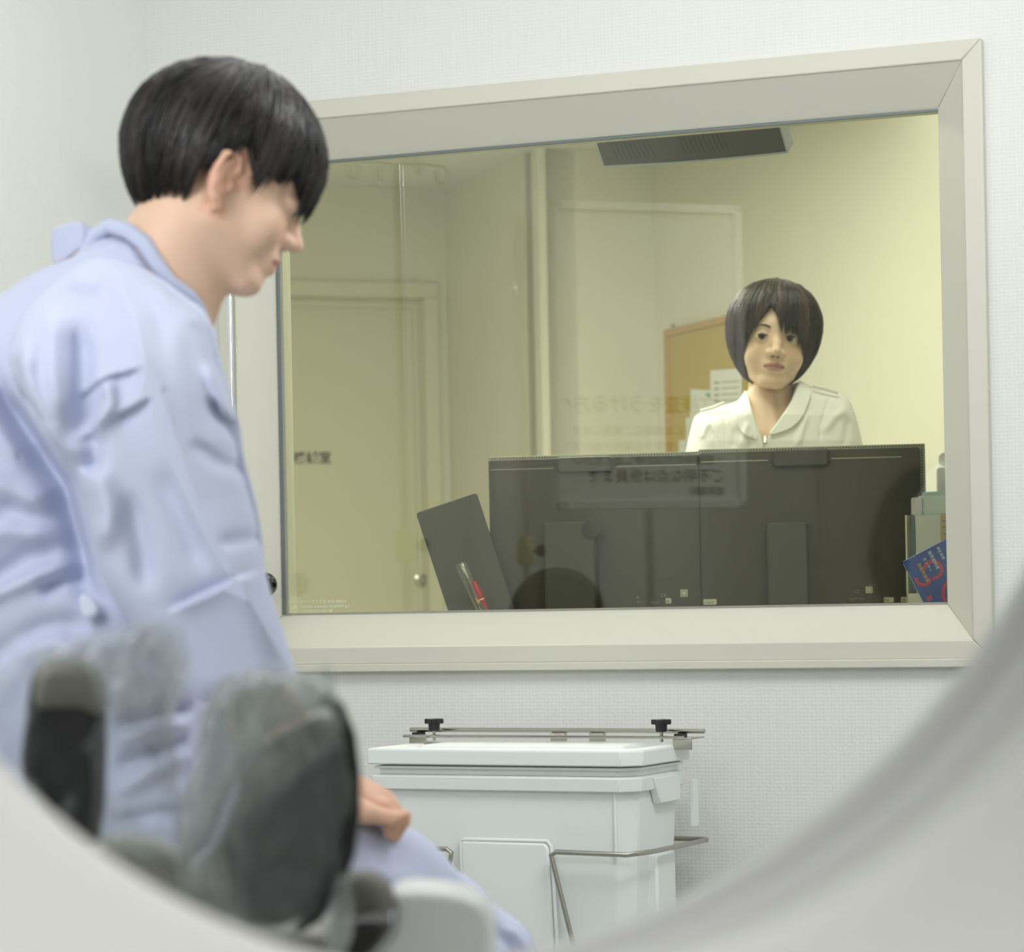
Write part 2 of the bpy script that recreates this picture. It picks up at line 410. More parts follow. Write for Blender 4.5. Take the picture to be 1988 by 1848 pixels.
labels(B, [(0.385, 0.985, 0.014, 0.014, '口', 0.013), (0.355, 0.972, 0.011, 0.0105, 'm', 0.009), (0.345, 0.985, 0, 0, 'CE', 0.010), (0.352, 0.973, 0, 0, 'T03', 0.006), (0.325, 0.972, 0, 0, 'UDM', 0.007), (0.296, 0.982, 0, 0, 'A', 0.009), (0.296, 0.974, 0, 0, '2012', 0.006)], ML)
M2, B2, wd2, z02, zt2 = monitor('monitor', 'right of the two wide dark monitor backs, in front of the woman', 1355, 1786, 872, 0.86, 5.72, 0.15, M_MON)
MB(B2).prism(rrect(0.148, 0.258, zt2 - 0.040, zt2 - 0.006, 0.005), -0.014, 0.0).build('handle', M_MON, M2, bevel=0.004)
for xa, xb in ((0.006, 0.138), (0.262, 0.40)): MB(B2).box(xa, xb, -0.0015, 0.0, zt2 - 0.0265, zt2 - 0.0245).build('ridge', M_MONLT, M2)
MB(B2).prism(rrect(0.135, 0.215, 0.82, zt2 - 0.15, 0.006), -0.04, -0.002).build('stand_column', mat('stand_shell', '#3D3D3A'), M2, bevel=0.004)
MB(B2).prism(rrect(0.06, 0.29, -0.10, 0.10, 0.02), 0.80, 0.82, 'z').build('stand_base', M_MON, M2, bevel=0.003)
labels(B2, [(-0.028, 0.985, 0, 0, ' ', 0.01), (0.005, 0.968, 0.026, 0.011, 'S-VAR R', 0.0055), (0.325, 0.985, 0.013, 0.013, '口', 0.012), (0.292, 0.972, 0, 0, 'UDM', 0.007), (0.31, 0.972, 0, 0, '1912', 0.006), (0.302, 0.985, 0, 0, 'CE', 0.009), (0.327, 1.0, 0, 0, '―――', 0.006), (0.36, 0.966, 0.019, 0.010, 'Rx', 0.008), (0.393, 0.966, 0.026, 0.010, 'AB 12', 0.007), (0.31, 1.08, 0, 0, ' ', 0.01)], M2)

# leaning tablet
tf = Matrix.Translation(P(838, 1187, 5.75)) @ Matrix.Rotation(-0.10, 4, 'Z') @ Matrix.Rotation(-0.27, 4, 'Y')
t = thing('tablet', P(900, 1187, 5.75) + Vector((0, 0.03, -0.17)), 'dark grey tablet leaning tilted beside the left monitor', 'tablet')
tf = Matrix.Translation(P(870, 1187, 5.75)) @ Matrix.Rotation(-0.10, 4, 'Z') @ Matrix.Rotation(-0.30, 4, 'Y')
MB(tf).prism(rrect(0.0, 0.128, -0.165, 0.207, 0.006), 0, 0.007).build('shell', M_TAB, t, bevel=0.0015)
MB(tf).prism(rrect(0.003, 0.125, -0.162, 0.204, 0.005), 0.007, 0.0085).build('screen', mat('screen_glass', '#0E1116'), t)
MB(tf).prism(rrect(0.03, 0.10, -0.185, -0.155, 0.006), -0.02, 0.05).build('stand', M_BLACK, t, bevel=0.002)

# pens in a cup below the sill line
cupc = P(930, 1230, 5.66); cupc.z = 0.80
t = thing('pen_cup', cupc, 'dark pen cup on the desk just below the window sill', 'cup')
MB(Matrix.Translation(cupc)).lathe([(0.030, 0), (0.031, 0.10), (0.033, 0.135), (0.030, 0.134), (0.028, 0.01)], 28).build('cup_body', M_TAB, t)
def stick(name, label, cat, px0, py0, px1, py1, parts, d=5.66, dd=0.0):
    p0 = P(px0, py0, d); p1 = P(px1, py1, d + dd); ax = (p1 - p0).normalized()
    p0 = p0 - ax * max(0, (p0.z - 0.83) / max(ax.z, .1)) if p0.z > 0.83 else p0
    t = thing(name, p0, label, cat)
    ln = (p1 - p0).length
    x = ax.orthogonal().normalized()
    Mx = frame(p0, x, ax.cross(x), ax)
    for (nm, prof, m) in parts(ln):
        MB(Mx).lathe(prof, 16).build(nm, m, t)
    return t
M_CLEAR = glass_mat('clear_plastic', (0.93, 0.94, 0.93, 1), 0.10, 0.05)
M_RED = mat('red_plastic', '#A5222B', rough=0.3)
stick('marker_pen', 'clear transparent tube cap pen standing left of the red pen', 'pen', 935, 1187, 893, 1090,
      lambda l: [('barrel', [(0.004, 0), (0.006, l * 0.3), (0.009, l * 0.5), (0.012, l - 0.012), (0.010, l - 0.003), (0.003, l)], M_CLEAR), ('refill', [(0.0012, 0), (0.0012, l * 0.62), (0.0002, l * 0.66)], M_CHROME)])
stick('marker_pen', 'red capped pen standing in front of the tablet', 'pen', 945, 1187, 919, 1128,
      lambda l: [('barrel', [(0.005, 0), (0.0062, l - 0.045), (0.0062, l - 0.04)], M_RED), ('band', [(0.0064, l - 0.040), (0.0064, l - 0.038)], M_WHITE), ('cap', [(0.0068, l - 0.038), (0.0072, l - 0.02), (0.0045, l - 0.002), (0.002, l)], M_RED)], d=5.655)
stick('pencil', 'green pencil with bare sharpened tip beside the red pen', 'pencil', 938, 1182, 922, 1160,
      lambda l: [('barrel', [(0.0036, 0), (0.0036, l - 0.014)], mat('green_paint', '#3F5B4A', rough=0.4)), ('tip', [(0.0036, l - 0.014), (0.0005, l)], mat('bare_wood', '#B28A57', rough=0.7))], d=5.645)

# document box and files on the right of the desk
fx = P(1757, 1000, 5.50)
FB = Matrix.Translation(Vector((fx.x, fx.y, 0.80))) @ Matrix.Rotation(-0.25, 4, 'Z')
t = thing('file_box', FB @ Vector((0.05, 0.05, 0)), 'cream magazine file box holding folders at the right end of the window', 'file box')
zt_ = fx.z - 0.80
mb = MB(FB); mb.box(0, 0.003, 0, 0.24, 0, zt_).box(0.12, 0.123, 0, 0.24, 0, zt_).box(0, 0.123, 0.24, 0.243, 0, zt_ * 0.8).box(0, 0.123, 0, 0.003, 0, zt_ * 0.55).box(0, 0.123, 0, 0.24, 0, 0.003)
mb.build('file_box_shell', mat('cream_card', '#D8D8BE', rough=0.7), t, smooth=False)
def sheet(name, label, cat, x0, x1, h, y, m, rot=0.0, th=0.003, group=None):
    t = thing(name, FB @ Vector((x0, y, 0.003)), label, cat, group)
    MM = FB @ Matrix.Translation((x0, y, 0.003)) @ Matrix.Rotation(rot, 4, 'Y')
    MB(MM).prism(rrect(0, x1 - x0, 0, h, 0.004), 0, th).build('sleeve', m, t, smooth=False)
    return t, MM
sheet('folder', 'pale grey folder, front one in the cream file box', 'folder', 0.018, 0.085, zt_ - 0.004, 0.012, mat('grey_sleeve', '#C4C6B4', rough=0.4))
sheet('folder', 'dark edged slim folder squeezed at the left of the file box', 'folder', 0.006, 0.016, zt_ - 0.002, 0.02, mat('dark_edge', '#5B675A', rough=0.4))
t_, MM = sheet('envelope', 'brown paper envelope with blue ruled lines in the file box', 'envelope', 0.066, 0.115, zt_ - 0.001, 0.006, mat('kraft', '#B39A62', rough=0.8))
for i in range(4):
    MB(MM).box(0.004, 0.047, -0.0006, 0, zt_ - 0.016 - i * 0.0125, zt_ - 0.0148 - i * 0.0125).build('ruled_line', mat('blue_ink', '#3D4F7A', rough=0.6), t_, smooth=False)
sheet('folder', 'clear bluish plastic folder, tallest in the file box', 'folder', 0.028, 0.105, zt_ + 0.042, 0.05, mat('blue_sleeve', '#9DB4BA', rough=0.25))
sheet('folder', 'frosted plastic folder standing behind the envelope', 'folder', 0.022, 0.10, zt_ + 0.034, 0.03, mat('frost_sleeve', '#B9C5BC', rough=0.3))
sheet('folder', 'lilac tinted plastic folder at the left of the frosted one', 'folder', 0.009, 0.03, zt_ + 0.031, 0.026, mat('lilac_sleeve', '#BDB9C0', rough=0.3))

# blue box with red swirls
bf = P(1752, 1090, 5.36)
BB = Matrix.Translation(bf) @ Matrix.Rotation(-0.28, 4, 'Z') @ Matrix.Rotation(-0.46, 4, 'Y')
t = thing('glove_box', BB @ Vector((0.1, 0.03, -0.2)), 'blue printed box with red swirls leaning in front of the file box', 'box')
M_BLUE = mat('blue_print', '#22408C', rough=0.35); M_REDP = mat('red_print', '#B02A34', rough=0.4)
MB(BB).box(0, 0.20, 0.0, 0.05, -0.22, 0).build('carton', M_BLUE, t, bevel=0.002)
MB(BB).box(-0.0015, 0.0, 0.004, 0.046, -0.215, -0.004).build('side_panel', mat('pale_blue_print', '#8FA8B4', rough=0.4), t, smooth=False)
def swirl(cx, cz, r, a0, a1, th):
    out = arc(cx, cz, r, a0, a1, 20); inn = arc(cx, cz, r - th, a1, a0, 20)
    mb = MB(BB); n = 21
    vs = [(x, -0.0004, z) for x, z in out] + [(x, -0.0004, z) for x, z in inn]
    fs = [(i, i + 1, 2 * n - 2 - i, 2 * n - 1 - i) for i in range(n - 1)]
    mb.add(vs, fs); mb.build('swirl', M_REDP, t, smooth=False)
swirl(0.043, -0.040, 0.019, -120, 150, 0.006)
swirl(0.020, -0.045, 0.016, 150, 330, 0.006)
swirl(0.062, -0.098, 0.028, 60, 190, 0.006)
MB(BB).box(0.008, 0.018, -0.0005, 0, -0.088, -0.079).build('swirl_dot', M_REDP, t, smooth=False)
RY = Matrix.Rotation(-math.pi / 2, 4, 'Y')
for (x, z, s_, sz, m) in ((0.050, -0.006, '酸素飽和度', 0.0075, mat('pale_print', '#C9D3DA')), (0.068, -0.006, '測定装置', 0.0065, mat('pale_print', '#C9D3DA')), (0.036, -0.012, 'センサー', 0.0075, mat('pale_print', '#C9D3DA')), (0.022, -0.016, '消毒剤使用', 0.008, mat('yellow_print', '#D9A52C'))):
    text(s_, 'lettering', sz, BB @ Matrix.Translation((x, -0.0006, z)) @ Matrix.Rotation(math.pi / 2, 4, 'Y') @ RX, m, t, extrude=0.0001)

# white device at the far right
wf = P(1817, 905, 5.80)
WB = Matrix.Translation(Vector((wf.x, wf.y, 0.80))) @ Matrix.Rotation(-0.2, 4, 'Z')
t = thing('intercom', WB @ Vector((0.06, 0.05, 0)), 'white desk device with rounded top at the right edge of the window', 'device')
MB(WB).prism(rrect(0, 0.13, 0, wf.z - 0.80, 0.008), 0, 0.06).build('housing', M_WHITE, t, bevel=0.004)
MB(WB).prism(rrect(0.004, 0.126, wf.z - 0.80, wf.z - 0.80 + 0.03, 0.010), 0.02, 0.05).build('handset', M_WHITE, t, bevel=0.004)

# corkboard with papers on the right-hand wall
x0, zc = on_plane(1299, 641, WR); x1, zc1 = on_plane(1420, 610, WR)
t = thing('corkboard', WR @ Vector((x0 + 0.4, 0, 1.2)), 'framed tan corkboard on the wall behind the woman', 'board')
zb_ = 1.05; xe = x0 + 0.78
M_WOOD = mat('frame_wood', '#C9A25E', rough=0.5, var=0.15, bscale=30, stretch=(1, 1, 8))
MB(WR).box(x0 + 0.01, xe - 0.01, -0.012, -0.001, zb_ + 0.01, zc - 0.01).build('cork_panel', mat('cork', '#C7AE5C', rough=0.9, var=0.12, bscale=220, bump=0.3), t, smooth=False)
mb = MB(WR); mb.box(x0, xe, -0.02, -0.001, zc - 0.022, zc).box(x0, xe, -0.02, -0.001, zb_, zb_ + 0.022).box(x0, x0 + 0.03, -0.02, -0.001, zb_ + .022, zc - .022).box(xe - 0.03, xe, -0.02, -0.001, zb_ + .022, zc - .022)
mb.build('board_frame', M_WOOD, t, bevel=0.002)
M_PAPER = mat('paper', '#F0F1EA', rough=0.8); M_INK = mat('grey_ink', '#9C9F94', rough=0.8)
def pinned(label, px0, py0, px1, py1, hgt, y, tilt):
    xa, za = on_plane(px0, py0, WR, y); xb, zb = on_plane(px1, py1, WR, y)
    Mx = WR @ Matrix.Translation((xa, y, za)) @ Matrix.Rotation(tilt, 4, 'Y')
    t = thing('paper_sheet', Mx @ Vector(((xb - xa) / 2, 0, -hgt)), label, 'paper')
    MB(Mx).box(0, xb - xa, 0, 0.0006, -hgt, 0).build('sheet', M_PAPER, t, smooth=False)
    return t, Mx, xb - xa
t1, Mx, wx = pinned('printed sheet with a teal mark pinned lower left on the corkboard', 1341, 755, 1384, 742, 0.26, -0.0135, 0.10)
for i in range(4): MB(Mx).box(0.03, wx - 0.03, -0.0004, 0, -0.10 - i * 0.04, -0.095 - i * 0.04).build('text_line', M_INK, t1, smooth=False)
MB(Mx).box(wx - 0.05, wx - 0.012, -0.0006, 0, -0.018, -0.010).box(wx - 0.022, wx - 0.012, -0.0006, 0, -0.028, -0.018).build('teal_mark', mat('teal_ink', '#3F9088', rough=0.6), t1, smooth=False)
t2, Mx, wx = pinned('list sheet with rows of print pinned beside the woman\'s hair', 1379, 719, 1440, 708, 0.28, -0.0165, 0.05)
for i in range(7):
    z = -0.035 - i * 0.018
    mb = MB(Mx)
    mb.box(0.03, 0.065, -0.0004, 0, z - 0.006, z)
    mb.box(0.08, wx - 0.02, -0.0004, 0, z - 0.004, z - 0.001)
    mb.build('text_line', M_INK, t2, smooth=False)
pinned('small white note pinned near the bottom of the corkboard', 1331, 812, 1348, 806, 0.12, -0.0135, 0.0)
pinned('crumpled white slip just above the monitor on the corkboard', 1317, 856, 1331, 852, 0.10, -0.0138, 0.0)
xx, zz = on_plane(1309, 632, WR)
t = thing('wall_hook', WR @ Vector((xx, -0.01, zz)), 'tiny grey hook above the corkboard corner', 'hook')
MB(WR).lathe([(0.004, 0), (0.005, 0.006), (0.002, 0.012)], 10, Matrix.Translation((xx, -0.0, zz)) @ Matrix.Rotation(math.pi / 2, 4, 'X')).build('pin', M_MONLT, t)

# overhead display near the top of the window, seen from behind and below
c_ = [P(1175, 279, 5.95), P(1531, 250, 5.76), P(1527, 302, 5.80), P(1173, 321, 5.99)]
t = thing('overhead_monitor', (c_[0] + c_[1]) / 2 + Vector((0, 0.02, 0.03)), 'dark grey overhead monitor hung at the top of the window', 'monitor')
ux = (c_[1] - c_[0]).normalized(); wdm = (c_[1] - c_[0]).length
dn = ((c_[3] - c_[0]) + (c_[2] - c_[1])); dn = (dn - ux * dn.dot(ux)).normalized(); hh_ = 0.062
Mo = frame(c_[3] , ux, ux.cross(dn) * 1.0, -dn)
nY = Mo.to_3x3().col[1]
sgn = 1 if nY.y > 0 else -1
n = 12
bot = [(wdm * i / n, -0.004 * math.sin(math.pi * i / n)) for i in range(n + 1)]
MB(Mo).prism(bot + [(wdm, 0.075), (0, 0.075)], 0.0, sgn * 0.03).build('back_cover', mat('display_shell', '#4B4C4A', rough=0.5), t, bevel=0.001)
e = [(x, z - 0.004) for x, z in bot]
MB(Mo).prism(e + bot[::-1], -sgn * 0.002, sgn * 0.034).build('lower_rim', mat('pale_rim', '#AEB8BC', rough=0.35), t)
for xa, xb in ((-0.003, 0), (wdm, wdm + 0.004)): MB(Mo).box(xa, xb, -sgn * 0.001, sgn * 0.034, -0.003, 0.075).build('side_rim', mat('pale_rim', '#AEB8BC'), t)
v = MB(Mo)
for base in (0.03, 0.185):
    for i in range(9 if base < 0.1 else 10):
        x = base + i * 0.0105
        v.tube([(x + 0.006 * (k / 5) ** 2, -sgn * 0.0004, 0.055 - 0.042 * k / 5) for k in range(6)], 0.0005, 5)
v.build('vent', mat('vent_dark', '#3E3F3E', rough=0.6), t)['kind'] = 'stuff'
top = (c_[0] + c_[1]) / 2 + Vector((0, 0.04, 0))
MB().tube([top - Vector((0, 0, 0.02)), Vector((top.x, top.y + 0.02, HC))], 0.015, 12).build('ceiling_bracket', M_MONLT, t)

# ------------------------------------------------------------------ scanner room: things that show as reflections or stand by the wall
cam0 = Vector((0, 0, 1.0))
def refl(px, py):
    """point of the left wall that the pane reflects into a pixel"""
    dr = (P(px, py, 1.0) - cam0); lo = P0 + NW * 0.002
    t_ = (lo - cam0).dot(NW) / dr.dot(NW); q = cam0 + dr * t_
    r = dr - NW * 2 * dr.dot(NW)
    # left wall plane: (X - CORNER) . DW = 0
    s_ = (CORNER - q).dot(DW) / r.dot(DW)
    return q + r * s_
WLt = frame(CORNER, NW, -DW)
def wl(p): 
    q = WLt.inverted() @ p; return q.x, q.z
def unmirror(v):
    return v - NW * 2 * (v - P0 - NW * 0.002).dot(NW)
DV = 7.4
vc = P(1250, 690, DV); uu = Vector((math.cos(BE), math.sin(BE), 0))
def virt(px, py):
    dr = P(px, py, 1.0) - Vector((0, 0, 1)); nn_ = Vector((-uu.y, uu.x, 0)); t_ = (vc - Vector((0, 0, 1))).dot(nn_) / dr.dot(nn_)
    return unmirror(Vector((0, 0, 1)) + dr * t_)
qa = [virt(*p) for p in ((1068, 385), (1434, 403), (1434, 990), (1068, 985))]
zt_ = (qa[0].z + qa[1].z) / 2; zb = (qa[2].z + qa[3].z) / 2
oL = Vector((qa[1].x, qa[1].y, 0)); oR = Vector((qa[0].x, qa[0].y, 0)); xd = (oR - oL).normalized()
WLp = frame(oL, xd, Vector((0, 0, 1)).cross(xd)); x0, x1 = 0.0, (oR - oL).length
t = thing('poster_stand', WLp @ Vector(((x0 + x1) / 2, 0.02, 0)), 'white framed notice poster on a floor stand, mirrored in the window', 'poster')
M_POST = mat('poster_paper', '#F3F5F6', rough=0.5)
MB(WLp).box(x0 + 0.01, x1 - 0.01, -0.004, 0.012, zb + 0.01, zt_ - 0.01).build('poster_sheet', M_POST, t, smooth=False)
fw = 0.022
mb = MB(WLp); mb.box(x0, x1, -0.014, 0.016, zt_ - fw, zt_).box(x0, x1, -0.014, 0.016, zb, zb + fw).box(x0, x0 + fw, -0.014, 0.016, zb, zt_).box(x1 - fw, x1, -0.014, 0.016, zb, zt_)
mb.build('poster_frame', mat('alu_frame', '#F4F6F8', rough=0.35), t, bevel=0.002)
MB(WLp).tube([((x0 + x1) / 2, 0.028, 0.02), ((x0 + x1) / 2, 0.028, zt_ - 0.1)], 0.012, 12).build('post', M_CHROME, t)
MB(WLp).lathe([(0.14, 0), (0.14, 0.015), (0.02, 0.025)], 32, Matrix.Translation(((x0 + x1) / 2, 0.028, 0))).build('foot_plate', M_MONLT, t)
WB_ = x1 - x0
for (s_, z, sz, m) in (('CT検査をうける方へ', 0.25, 0.05, '#3A3E44'), ('・検査室には順番にご案内します', 0.19, 0.028, '#4A4E54'), ('・造影剤を使用する場合があります', 0.15, 0.028, '#4A4E54'), ('・妊娠中の方はお申し出ください', 0.115, 0.028, '#4A4E54'), ('ご不明な点は係員まで', 0.07, 0.038, '#3A3E44'), ('放射線科', 0.035, 0.025, '#4A4E54')):
    text(s_, 'lettering', sz, WLp @ Matrix.Translation((x0 + 0.06, -0.0048, zb + z)) @ RX, mat('ink' + m, m, rough=0.7), t)
# door on the left wall, also mirrored by the pane
pa = [wl(refl(*p)) for p in ((1572, 412), (1832, 432), (1602, 535))]
x1d = pa[0][0]; zt_ = pa[0][1]; x0d = min(pa[0][0], pa[1][0]) - 0.5; x1d = max(pa[0][0], pa[1][0])
x1d, x0d = max(pa[0][0], pa[1][0]), min(pa[0][0], pa[1][0]) - 0.35
dr = thing('door_2', WLt @ Vector(((x0d + x1d) / 2, 0, 0)), kind='structure')
zt_ = min(zt_, 2.45)
MB(WLt).box(x0d, x1d, -0.03, 0, zt_ - 0.05, zt_).box(x0d, x0d + 0.05, -0.03, 0, 0, zt_ - 0.05).box(x1d - 0.05, x1d, -0.03, 0, 0, zt_ - 0.05).build('door_frame', M_TRIM, dr, bevel=0.003)
MB(WLt).box(x0d + 0.05, x1d - 0.05, -0.012, 0, 0, zt_ - 0.05).build('door_leaf', mat('door_cream', '#DADBC9', rough=0.5), dr)
MB(WLt).box(x0d + 0.05, x1d - 0.07, -0.035, -0.012, zt_ - 0.27, zt_ - 0.22).build('door_rail', M_TRIM, dr, bevel=0.002)

def drip_stand(label, x, y, H, span, hooks=4, r=0.0095, ph=0.3, fr_=0.24):
    t = thing('drip_stand', (x, y, 0), label, 'drip stand', None)
    T = Matrix.Translation((x, y, 0))
    MB(T).tube([(0, 0, 0.08), (0, 0, 1.12)], r * 1.35, 16).build('lower_pole', M_CHROME, t)
    MB(T).tube([(0, 0, 1.10), (0, 0, H)], r, 16).build('pole', M_CHROME, t)
    MB(T).lathe([(0.013, 1.065), (0.021, 1.07), (0.021, 1.125), (0.014, 1.135)], 20).build('collar', mat('cream_collar', '#C9C48B', rough=0.4), t)
    MB(T).tube([(0, 0, 1.10), (0.012, -0.03, 1.10)], 0.004, 8).lathe([(0.002, 0), (0.013, 0.002), (0.015, 0.01), (0.009, 0.016)], 16, Matrix.Translation((0.013, -0.032, 1.10)) @ Matrix.Rotation(math.pi / 2, 4, 'X')).build('clamp_knob', M_BLACK, t)
    for k in range(hooks):
        a = ph + 2 * math.pi * k / hooks; c, s_ = math.cos(a), math.sin(a); R = span / 2
        pts = [(0, 0, H), (c * R * 0.5, s_ * R * 0.5, H + 0.004), (c * R * 0.92, s_ * R * 0.92, H + 0.002)]
        pts += [(c * (R - 0.0 + 0.014 * math.sin(b)), s_ * (R + 0.014 * math.sin(b)), H - 0.016 + 0.018 * math.cos(b)) for b in [0.2 + i * 0.5 for i in range(12)]]
        MB(T).tube(pts, 0.003, 8).build('hook', M_CHROME, t)
    for k in range(5):
        a = 0.5 + 2 * math.pi * k / 5; c, s_ = math.cos(a), math.sin(a)
        MB(T).tube([(0, 0, 0.10), (c * fr_ * 0.4, s_ * fr_ * 0.4, 0.095), (c * fr_, s_ * fr_, 0.07)], [0.014, 0.012, 0.009], 10).build('foot', M_CHROME, t)
        MB(T).lathe([(0.003, -0.011), (0.025, -0.011), (0.027, -0.006), (0.027, 0.006), (0.025, 0.011), (0.003, 0.011)], 18, Matrix.Translation((c * fr_, s_ * fr_, 0.027)) @ Matrix.Rotation(a + math.pi / 2, 4, 'Z') @ Matrix.Rotation(math.pi / 2, 4, 'Y')).tube([(c * fr_, s_ * fr_, 0.03), (c * fr_, s_ * fr_, 0.072)], 0.006, 8).build('castor', M_BLACK, t)
    return t
ds = P(459, 1150, 5.235)
drip_stand('chrome drip stand behind the man, in front of the window jamb', ds.x, ds.y, 1.88, 0.20)
drip_stand('lower chrome drip stand by the left wall, mirrored faintly in the window', -1.12, 4.28, 1.74, 0.22, 2, 0.008, 0.9, 0.07)
kx, kz = on_plane(528, 1135, W, -0.034)
MB(W).lathe([(0.002, 0), (0.012, 0.001), (0.012, 0.012), (0.021, 0.018), (0.024, 0.028), (0.021, 0.038), (0.010, 0.044), (0.001, 0.045)], 28, Matrix.Translation((kx, -0.034, kz)) @ Matrix.Rotation(math.radians(90), 4, 'X')).build('jamb_knob', mat('dark_chrome', '#55565A', rough=0.12, metal=1.0), win)
# swivel chair by the left wall; its round black back shows faintly in the pane
cb = unmirror(P(1080, 1196, 6.6)); zc_ = cb.z
t = thing('office_chair', (cb.x, cb.y, 0), 'black round-backed swivel chair by the left wall, behind the seated man', 'chair')
T = Matrix.Translation((cb.x, cb.y, 0)); T2 = T @ Matrix.Rotation(math.radians(-62), 4, 'Z')
MB(T2 @ Matrix.Translation((0, 0.17, 0))).lathe([(0.02, 0.44), (0.17, 0.44), (0.18, 0.46), (0.18, 0.49), (0.16, 0.51), (0.01, 0.515)], 32).build('seat', M_BLACK, t)
MB(T2).lathe([(0.02, -0.025), (0.098, -0.025), (0.112, -0.012), (0.112, 0.012), (0.098, 0.025), (0.02, 0.025)], 40, Matrix.Translation((0, 0, zc_)) @ Matrix.Rotation(math.pi / 2, 4, 'X')).build('backrest', M_BLACK, t)
MB(T2).tube([(0, 0.02, zc_ - 0.02), (0, 0.02, 0.47), (0, 0.12, 0.45)], 0.012, 10).build('back_post', M_CHROME, t)
MB(T2).tube([(0, 0.17, 0.07), (0, 0.17, 0.45)], 0.022, 14).build('column', M_CHROME, t)
for k in range(5):
    a = 0.4 + 2 * math.pi * k / 5
    MB(T2 @ Matrix.Translation((0, 0.17, 0))).tube([(0, 0, 0.09), (0.17 * math.cos(a), 0.17 * math.sin(a), 0.05)], [0.018, 0.011], 10).lathe([(0.003, -0.012), (0.024, -0.012), (0.024, 0.012), (0.003, 0.012)], 16, Matrix.Translation((0.17 * math.cos(a), 0.17 * math.sin(a), 0.024)) @ Matrix.Rotation(math.pi / 2, 4, 'X')).build('leg', M_BLACK, t)
# added dark slab on the left wall, shaped to darken the pane's reflection
pts = [wl(refl(*p)) for p in ((1784, 897), (1745, 912), (1712, 948), (1690, 1000), (1678, 1050), (1673, 1090), (1692, 1135), (1708, 1185), (1990, 1185), (1990, 897), (1850, 880))]
xs_ = [p[0] for p in pts]; zs_ = [p[1] for p in pts]
t = thing('dark_slab', WLt @ Vector((sum(xs_) / len(xs_), -0.07, min(zs_))), 'dark navy slab added on the left wall to darken the reflection in the pane', 'slab')
MB(WLt).prism(pts, -0.085, -0.045).build('slab_body', mat('slab_navy', '#10141E', rough=0.5), t, bevel=0.008)
hx = sum(xs_) / len(xs_)
MB(WLt).tube([(hx, -0.012, max(zs_) + 0.05), (hx, -0.065, max(zs_) + 0.045), (hx, -0.065, max(zs_) - 0.03)], 0.006, 8).build('hanger', M_CHROME, t)
# ------------------------------------------------------------------ white bin on its wire cart
yaw = math.radians(27)
dB = Vector((math.cos(yaw), -math.sin(yaw), 0)); nB = Vector((math.sin(yaw), math.cos(yaw), 0))
FRp = P(1232, 1489, 4.90); FRp.z = 0.008
wB, DB = 0.514, 0.235
BF = frame(FRp - dB * wB, dB, nB)
t = thing('waste_bin', BF @ Vector((wB / 2, DB / 2, 0.13)), 'white lidded plastic waste bin held in a wire cart below the window', 'bin')
M_BIN = mat('bin_plastic', '#EBEFEE', rough=0.38, spec=0.45)
def foot(e, rc=0.03, tap=0.0):
    x0, x1, y0, y1 = -e + tap, wB + e - tap, -e + tap, DB + e - tap
    return [(x0, y0), (x1 - rc, y0), (x1, y0 + rc * 1.0), (x1, y1 - 0.02), (x1 - 0.02, y1), (x0 + 0.02, y1), (x0, y1 - 0.02)]
def loftz(levels, mb):
    vs = []; fs = []
    for k, (poly, z) in enumerate(levels):
        vs += [(x, y, z) for x, y in poly]
    n = len(levels[0][0])
    for k in range(len(levels) - 1):
        for i in range(n):
            j = (i + 1) % n
            fs.append((k * n + i, k * n + j, (k + 1) * n + j, (k + 1) * n + i))
    fs.append(tuple(range(n - 1, -1, -1))); fs.append(tuple((len(levels) - 1) * n + i for i in range(n)))
    return mb.add(vs, fs)
zt_, = (0.719,)
loftz([(foot(-0.034), 0.13), (foot(-0.012), 0.655), (foot(-0.012), 0.672), ], MB(BF)).build('bin_body', M_BIN, t, bevel=0.004)
loftz([(foot(-0.002), 0.647), (foot(0.000), 0.671), (foot(-0.006), 0.673)], MB(BF)).build('bin_rim', M_BIN, t, bevel=0.002)
loftz([(foot(-0.010), 0.673), (foot(-0.010), 0.690)], MB(BF)).build('lid_neck', M_BIN, t, bevel=0.002)
loftz([(foot(-0.003), 0.684), (foot(-0.003), 0.6885)], MB(BF)).build('lid_lip', M_BIN, t, bevel=0.001)
lid = loftz([(foot(0.006), 0.6915), (foot(0.006), 0.7175), (foot(0.003), 0.720), (foot(-0.022), 0.720), (foot(-0.030), 0.712)], MB(BF)).build('lid', M_BIN, t, bevel=0.0025)
# raised inner part of the lid
loftz([(foot(-0.06), 0.711), (foot(-0.065), 0.7225)], MB(BF)).build('lid_panel', M_BIN, t, bevel=0.004)
# pressed front panel and side relief
def fp(px, py, y=0.0): return on_plane(px, py, BF, y)
xa, za = fp(893, 1633); xb, _ = fp(1062, 1633)
sl = 0.02
MB(BF).prism([(xa, 0.16), (xb + 0.012, 0.16), (xb, za - 0.008), (xb - 0.008, za), (xa, za)], 0.004, 0.03, 'y', Matrix()).build('front_panel', M_BIN, t, bevel=0.004)
mb = MB(BF)
mb.tube([(xa - 0.002, 0.010, 0.2), (xa - 0.002, 0.0085, za), (xa + 0.004, 0.0085, za + 0.003), (xb - 0.004, 0.0085, za + 0.003), (xb + 0.004, 0.009, za - 0.006), (xb + 0.016, 0.014, 0.2)], 0.0035, 8)
mb.build('panel_edge', M_BIN, t)
MB(BF).tube([(wB - 0.044, 0.013, 0.535), (wB - 0.044, 0.0125, 0.648)], 0.0030, 8).build('corner_rib', M_BIN, t)
